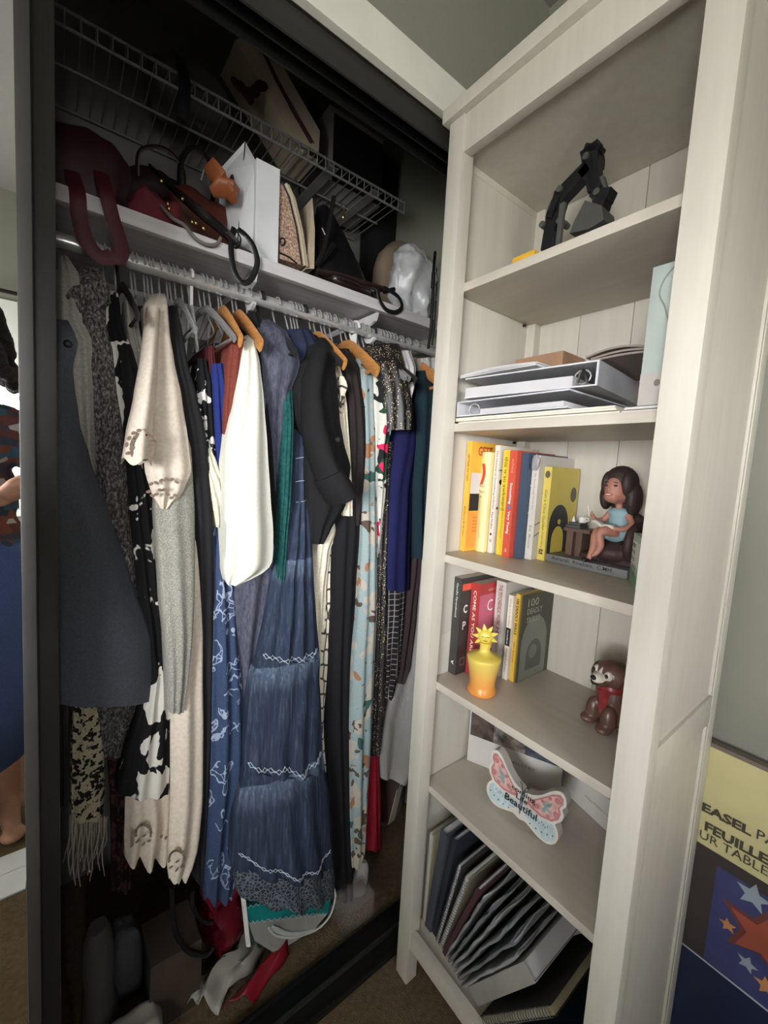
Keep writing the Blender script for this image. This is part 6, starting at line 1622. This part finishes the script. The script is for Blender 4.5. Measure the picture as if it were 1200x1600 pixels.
photobox('photo_box', 'white photo box with a dark family picture behind the butterfly', (.176, -.030, z5), (.262, -.235, z5), .150, 'ADULT KIT', .5, .072, [(0.01, .25, (78, 96, 116)), (.02, .28, (70, 58, 52)), (.28, .62, (120, 112, 106)), (.62, .97, (58, 62, 72))])
photobox('photo_box', 'white photo box reading Happy Mother beside the right panel', (.292, -.215, z5), (.232, -.440, z5), .125, "Happy Mother's Day", .32, .072, [(.2, .55, (70, 58, 52)), (.45, .97, (86, 82, 80))])
# ---- notebooks and folders leaning on the bottom shelf
zb = .127
M_spiral = mat('wire_spiral', (110, 110, 108), .4, .5)
FG = 'folders on the bottom shelf'
def folder(name, label, y, T, H, D, x, lean, mt, kind, fan=0, mt2=None, cat='folder', n_=4):
    o = V((x, y, zb + (T * abs(math.sin(lean)) + .0006)))
    Mx = Matrix.Translation(o) @ Matrix.Rotation(lean, 4, 'X')
    t = thing(name, label, cat, M=Mx, group=FG)
    if kind == 'sleeve':
        rings = []
        for q in range(15):
            z = H * q / 14; w_ = T * (.5 + .12 * math.sin(q * 1.3 + y * 300))
            rings.append([V((D * (.5 + .5 * math.copysign(abs(math.cos(a)) ** .25, math.cos(a))), -T / 2 + w_ * math.copysign(abs(math.sin(a)) ** .4, math.sin(a)), z)) for a in [2 * math.pi * j / 40 for j in range(40)]])
        m = MB(); m.loft(rings); m.wobble(.0035, 16, y * 100, (1, 1, .5)); m.wobble(.0015, 60, y * 50)
        m.v = [Mx @ V((p.x, p.y, max(p.z, 0))) for p in m.v]; obj('plastic_pocket', m, mt, t, 60)
        m = MB(); m.grid(lambda a, b: V((.01 + (D - .03) * a, -T / 2 + .003 * math.sin(9 * a + y * 90), H * (.9 + .13 * b))), 10, 2); m.v = [Mx @ p for p in m.v]; pp = obj('pages', m, mt2 or M_paper, t); pp.modifiers.new('thick', 'SOLIDIFY').thickness = .002
        return t
    def put(nm, m, mm, sm=30):
        m.v = [Mx @ p for p in m.v]; return obj(nm, m, mm, t, sm)
    m = MB(); m.box((0, -T, 0), (D, -T + .0015, H), bev=.0005); put('cover', m, mt)
    m = MB(); m.box((0, -.0015, 0), (D, 0, H), bev=.0005); put('cover', m, mt)
    m = MB(); m.box((.002, -T + .0016, .001), (D - .004, -.0016, H - .004)); m.wobble(.0006, 40, 1); put('pages', m, mt2 or M_paper, False)
    if kind == 'spiral':
        for k in range(26):
            z = .010 + (H - .020) * k / 25
            m = MB(); m.tube([(-.0005 + (T * .36) * math.cos(a), -T / 2 + T * .5 * math.sin(a), z) for a in [i * .7854 for i in range(8)]], .0007, 5, closed=True); put('spiral_ring', m, M_spiral)
    elif kind == 'spine':
        m = MB(); m.box((-.0012, -T, 0), (.0005, 0, H), bev=.0005); put('spine', m, mt)
    return t
Lr = -.36     # lean toward the right panel
cF = lambda nm, c: mat(nm, c, .55, var=.05)
folder('cream_folder', 'cream cardboard folder leaning first at the left of the bottom shelf', -.026, .012, .245, .2, .055, 0.02, cF('cream_board', (158, 148, 122)), 'plain')
folder('blue_grey_binder', 'blue-grey binder leaning beside the cream folder', -.040, .020, .285, .21, .052, 0.10, cF('blue_grey_board', (64, 68, 75)), 'spine')
folder('navy_notebook', 'dark navy notebook with pale top edge', -.062, .012, .29, .21, .056, 0.14, cF('navy_board', (38, 42, 52)), 'spine')
folder('spiral_notebook', 'spiral-bound dark notebook with grey pages', -.078, .010, .25, .2, .05, 0.20, cF('dark_board', (60, 58, 58)), 'spiral', cat='notebook')
folder('ring_notebook', 'beige spiral notebook beside the dark one', -.091, .011, .245, .2, .048, 0.25, cF('beige_board', (142, 132, 112)), 'spiral', cat='notebook')
folder('maroon_folder', 'dark maroon folder with a pale edge', -.106, .010, .255, .215, .045, 0.32, cF('maroon_board', (74, 46, 50)), 'spine')
for k in range(6):
    folder('clear_sleeve', ['milky plastic sleeve beside the maroon folder', 'second milky plastic sleeve stuffed with papers', 'third plastic sleeve with a bent grey page', 'fourth plastic sleeve slumped low', 'fifth plastic sleeve with curled corner', 'sixth plastic sleeve against the grey binder'][k], -.112 - .0122 * k, .0085, .235 + .012 * math.sin(k * 2.3), .22, .044 - .002 * k, (.36 + .035 * k), mat('milky_plastic_%d' % (k % 3), [(138, 138, 139), (118, 118, 120), (152, 152, 150)][k % 3], .25, bump=.3, bs=20), 'sleeve', mt2=mat('grey_paper_%d' % (k % 2), [(170, 170, 170), (120, 120, 122)][k % 2], .7), cat='sleeve')
folder('grey_binder', 'wide pale grey binder with its open end showing rings', -.192, .032, .225, .22, .036, .55, cF('pale_grey_board', (150, 147, 138)), 'spine')
folder('tan_spiral_book', 'black book with tan edge and spiral near the front', -.236, .016, .235, .22, .022, .62, cF('black_board', (34, 32, 30)), 'spiral', mt2=cF('tan_edge', (132, 122, 98)), cat='notebook')
folder('dark_blue_folder', 'dark blue glossy folder leaning on the tan-edged book', -.292, .010, .22, .22, .036, .70, cF('midnight_board', (30, 40, 60)), 'plain')
folder('black_portfolio', 'black portfolio with grey piped edge nearest the right post', -.312, .014, .20, .22, .04, .74, cF('black_board_2', (40, 42, 44)), 'spine', mt2=cF('dark_paper', (84, 86, 88)))
# ================================================================== EASEL PAD BOX BY THE RIGHT WALL
t = thing('easel_pad_box', 'yellow and navy easel pad box standing against the grey wall behind the bookcase', 'box', (.345, -.7, 0))
Mx = Matrix.Translation((.3305, -.40, .001))
EH, EW, ED = .754, .60, .0165
def ebox(nm, lo, hi, mt, bev=0, par=t):
    m = MB(); m.box(lo, hi, bev=bev); m.v = [Mx @ p for p in m.v]; return obj(nm, m, mt, par, False)
ebox('box_body', (0, -EW, 0), (ED, 0, EH), mat('pad_yellow_card', (196, 186, 136), .5, var=.03), .002)
ebox('top_edge', (-.0008, -EW - .001, EH), (ED, .001, EH + .008), mat('grey_brown_card', (112, 100, 90), .6))
def eflat(nm, pts, mt, off=.0004, par=t, **k):
    m = MB(); m.add([Mx @ V((-off, -y, z)) for y, z in pts], [tuple(range(len(pts)))]); return obj(nm, m, mt, par, False, **k)
M_ecb = mat('dark_brown_print', (62, 54, 52), .5); M_eblue = mat('royal_print', (60, 64, 106), .5, var=.1); M_enavy = mat('navy_print', (30, 38, 66), .45); M_eink = mat('charcoal_ink', (66, 62, 48), .6)
eflat('photo_print', [(0, .331), (EW, .331), (EW, .556), (0, .556)], M_ecb)
eflat('chart_print', [(.112, .333), (EW - .06, .333), (EW - .06, .533), (.112, .533)], M_eblue, .0007)
eflat('navy_band', [(0, .001), (EW, .001), (EW, .331), (0, .331)], M_enavy, .0008)
eflat('white_line', [(0, .329), (EW, .329), (EW, .3325), (0, .3325)], mat('white_line_ink', (180, 184, 190), .5), .001)
def star(y, z, r, a0=0, k=.45):
    return [(y + (r if i % 2 == 0 else r * k) * math.sin(a0 + math.pi * i / 5), z + (r if i % 2 == 0 else r * k) * math.cos(a0 + math.pi * i / 5)) for i in range(10)]
M_eor = mat('orange_star_ink', (188, 128, 84), .5); M_ered = mat('red_star_ink', (156, 78, 60), .5); M_ered2 = mat('dark_red_star_ink', (106, 58, 56), .5); M_egr = mat('grey_star_ink', (146, 156, 164), .5)
eflat('star_print', star(.186, .452, .068, .1), M_ered2, .001); eflat('star_print', star(.189, .450, .055, .1), M_ered, .0012)
eflat('star_print', star(.139, .433, .014, -.2), M_eor, .001); eflat('star_print', star(.172, .388, .016, .15), M_egr, .0013); eflat('star_print', star(.166, .518, .026, .05), M_egr, .0009); eflat('star_print', star(.20, .372, .018, -.2), M_eor, .0013)
eflat('star_print', star(.30, .44, .08, .3), M_ered, .001); eflat('star_print', star(.40, .40, .05, .1), M_eor, .001); eflat('star_print', star(.45, .48, .03, .1), M_egr, .001)
for s_, y, z, w_, h, mt, bo_ in (('EASEL', .078, .622, .073, .018, M_eink, .04), ('PAD', .158, .627, .045, .018, M_eink, 0), ('FEUILLES', .086, .587, .104, .019, M_eink, .04), ('POUR TABLEAU', .050, .566, .160, .017, M_eink, 0)):
    m = text_mb(s_, Mx @ V((-.0012, -y, z)), V((0, -1, .03)), V((0, 0, 1)), w_, h, bold=bo_); obj('lettering', m, mt, t, False)

# ================================================================== SEEN IN THE MIRROR
t = thing('white_foam_board', 'white foam board lying on the carpet, seen in the mirror', 'board', (-1.05, -.74, 0))
for a, b in ((-.825, -.752), (-.750, -.665)):
    m = MB(); m.box((-1.35, a, .001), (-.742, b, .007), bev=.001); obj('board_panel', m, M_paperw, t, False)
t = thing('white_low_cabinet', 'low white cabinet under the window, seen in the mirror', 'cabinet', (-1.05, -1.72, 0))
m = MB(); m.box((-1.48, YB + .02, .001), (-.62, -1.60, .62), bev=.003); obj('cabinet_body', m, M_trim, t)
m = MB(); m.box((-1.50, YB + .018, .62), (-.60, -1.585, .645), bev=.003); obj('cabinet_top', m, M_trim, t)
for k in range(2):
    m = MB(); m.box((-1.46 + .42 * k, -1.60, .06), (-1.06 + .42 * k, -1.585, .60), bev=.003); d_ = obj('cabinet_door', m, M_trim, t)
    m = MB(); m.ell((-1.10 + .42 * k, -1.578, .5), (.011, .011, .011)); obj('knob', m, M_wire, d_)

# ================================================================== THE PERSON TAKING THE PICTURE (seen in the mirror)
M_pskin = mat('warm_skin', (190, 140, 114), .5, var=.04)
n = N('curly_black_hair', .7); n.color(n.ramp(n.noise(60, 4), [(.35, (22, 18, 18)), (.7, (54, 46, 46))])); n.bump(n.noise(90, 4, dist=2), 1.0, .01); M_phair = n.m
n = N('printed_blouse', .85, 0, .2); v_ = n.voro(26, 'F1', vec=n.co((1, 1, 1.6)), out='Color'); sx = n.new('ShaderNodeSeparateColor'); n.link(v_, sx.inputs[0])
n.color(n.ramp(sx.outputs[0], [(0, (66, 76, 92)), (.3, (112, 72, 70)), (.45, (70, 104, 124)), (.62, (86, 78, 92)), (.78, (136, 84, 72)), (.9, (196, 192, 190))], 'CONSTANT')); M_pshirt = n.m
M_pskirt = cloth('cobalt_skirt', (86, 104, 156))
px, py = -.885, -1.02
pt = thing('person', 'person in a patterned blouse and blue skirt taking the photo, seen in the mirror', 'person', (px, py, 0))
m = MB()
def limb(P, r0, r1, k=5):
    Q = cr(P, k); m.tube(Q, [r0 + (r1 - r0) * i / (len(Q) - 1) for i in range(len(Q))], 14)
m.ell((px, py, .93), (.155, .105, .13)); m.ell((px, py, 1.1), (.125, .09, .16)); m.ell((px, py, 1.27), (.15, .095, .13)); m.ell((px, py + .01, 1.345), (.165, .07, .05))
limb([(px, py - .005, 1.36), (px, py + .01, 1.47)], .05, .046)
m.ell((px, py + .012, 1.575), (.073, .092, .108)); m.ell((px, py + .055, 1.53), (.05, .05, .05)); m.ell((px, py + .108, 1.565), (.013, .016, .02))
for s in (-1, 1):
    m.ell((px + .074 * s, py + .005, 1.57), (.012, .02, .03))
    limb([(px + .075 * s, py, .9), (px + .08 * s, py + .015, .5)], .082, .052); limb([(px + .08 * s, py + .01, .5), (px + .08 * s, py - .012, .33), (px + .078 * s, py - .012, .045)], .053, .036)
    limb([(px + .078 * s, py - .03, .042), (px + .09 * s, py + .06, .042), (px + .10 * s, py + .12, .028)], .036, .022); m.ell((px + .103 * s, py + .135, .022), (.034, .035, .017))
# arms: both forearms reach forward to the phone
hc = CAM - _fw * .032 - _up * .085                    # the grip, low on the phone
limb([(px + .155, py + .01, 1.335), (px + .205, py + .02, 1.2), (px + .215, py + .07, 1.08)], .047, .038); wr = hc - _fw * .06 - _up * .05 + _rt * .01
limb([(px + .215, py + .07, 1.08), wr], .038, .025)
limb([(px - .155, py + .01, 1.335), (px - .19, py + .05, 1.18), (px - .15, py + .13, 1.06)], .047, .038); wl = hc - _rt * .085 - _up * .045 - _fw * .045
limb([(px - .15, py + .13, 1.06), wl], .038, .025)
# hands: palm and five fingers each, closed on the phone's edges
for s, wv in ((1, wr), (-1, wl)):
    pc = hc + _rt * (.044 * s) - _fw * .012
    m.tube(cr([wv, wv.lerp(pc, .55), pc], 3), [.026, .027, .03, .032, .03, .028, .022], 12, flat=(1, .7))
    for k in range(4):
        b0 = pc + _up * (.024 - .018 * k) + _rt * (.006 * s)
        L_ = (.046, .052, .05, .04)[k]
        limb([b0 - _fw * .01, b0 + _rt * (.012 * s) + _fw * L_ * .35, b0 - _rt * (.006 * s) + _fw * L_ * .55, b0 - _rt * (.022 * s) + _fw * L_ * .5], .0088, .0062, 3)
    limb([pc - _up * .02 - _fw * .012, pc - _up * .0 - _fw * .028 - _rt * (.012 * s), pc + _up * .02 - _fw * .024 - _rt * (.03 * s)], .0105, .0075, 3)
bd = obj('body', m, M_pskin, pt); remesh(bd, .0055, 3)
# phone
ph = thing('phone', 'dark smartphone held up in front of the camera position', 'phone', hc)
PM = Matrix(((_rt.x, _up.x, -_fw.x, hc.x), (_rt.y, _up.y, -_fw.y, hc.y), (_rt.z, _up.z, -_fw.z, hc.z), (0, 0, 0, 1)))
m = MB(); m.box((-.037, -.045, -.004), (.037, .105, .004), PM, bev=.0035); obj('phone_body', m, mat('graphite_metal', (60, 62, 66), .3, .6), ph)
m = MB(); m.box((-.034, -.042, .004), (.034, .102, .0045), PM); obj('screen', m, mat('dark_glass', (16, 17, 20), .08), ph, False)
m = MB(); m.lathe([(.006, 0), (.006, .002), (.004, .002)], n=16, M=PM @ Matrix.Translation((0, .085, -.0062))); obj('camera_lens', m, mat('dark_glass', (16, 17, 20), .08), ph)
# clothes
m = MB()
m.ell((px, py, .93), (.168, .122, .16)); m.ell((px, py, 1.1), (.142, .108, .18)); m.ell((px, py, 1.27), (.162, .108, .14)); m.ell((px, py + .008, 1.345), (.178, .082, .048))
limb([(px + .15, py + .01, 1.335), (px + .203, py + .02, 1.2), (px + .21, py + .05, 1.13)], .062, .056); limb([(px - .15, py + .01, 1.335), (px - .19, py + .05, 1.19), (px - .17, py + .1, 1.11)], .062, .056)
bl = obj('blouse', m, M_pshirt, pt); remesh(bl, .009, 4)
m = MB(); m.loft([[(px + rx * math.cos(a) * (1 + .02 * math.sin(7 * a)), py + .01 + ry * math.sin(a) * (1 + .03 * math.sin(6 * a)), z) for a in [2 * math.pi * j / 48 for j in range(48)]] for z, rx, ry in ((1.0, .135, .10), (.9, .175, .13), (.7, .17, .14), (.45, .152, .14), (.235, .135, .135))], False); sk = obj('skirt', m, M_pskirt, pt); sm = sk.modifiers.new('thick', 'SOLIDIFY'); sm.thickness = .004
m = MB()
m.ell((px, py - .02, 1.605), (.095, .105, .095))
rr = random.Random(5)
for k in range(120):
    a = rr.uniform(0, 2 * math.pi); z = rr.uniform(1.44, 1.69)
    if abs((a % (2 * math.pi)) - math.pi / 2) < .72 and z < 1.645: continue
    R_ = .105 * math.sqrt(max(.12, 1 - ((z - 1.6) / .13) ** 2)) if z > 1.6 else .112 + .02 * (1.6 - z) / .16
    m.ell((px + R_ * 1.05 * math.cos(a), py - .015 + R_ * math.sin(a), z), (.024, .024, .026), 8, 6)
hr = obj('hair', m, M_phair, pt); remesh(hr, .007, 1)
for s in (-1, 1):
    m = MB(); m.ell((px + .03 * s, py + .096, 1.59), (.013, .006, .007)); e_ = obj('eye', m, M_inkw, pt); m = MB(); m.ell((px + .03 * s, py + .101, 1.59), (.006, .003, .006)); obj('iris', m, M_dark, e_); m = MB(); m.ell((px + .031 * s, py + .098, 1.612), (.02, .006, .004)); obj('eyebrow', m, M_phair, pt)
m = MB(); m.ell((px, py + .104, 1.527), (.024, .008, .008)); obj('lips', m, mat('lip_rose', (160, 84, 78), .45), pt)
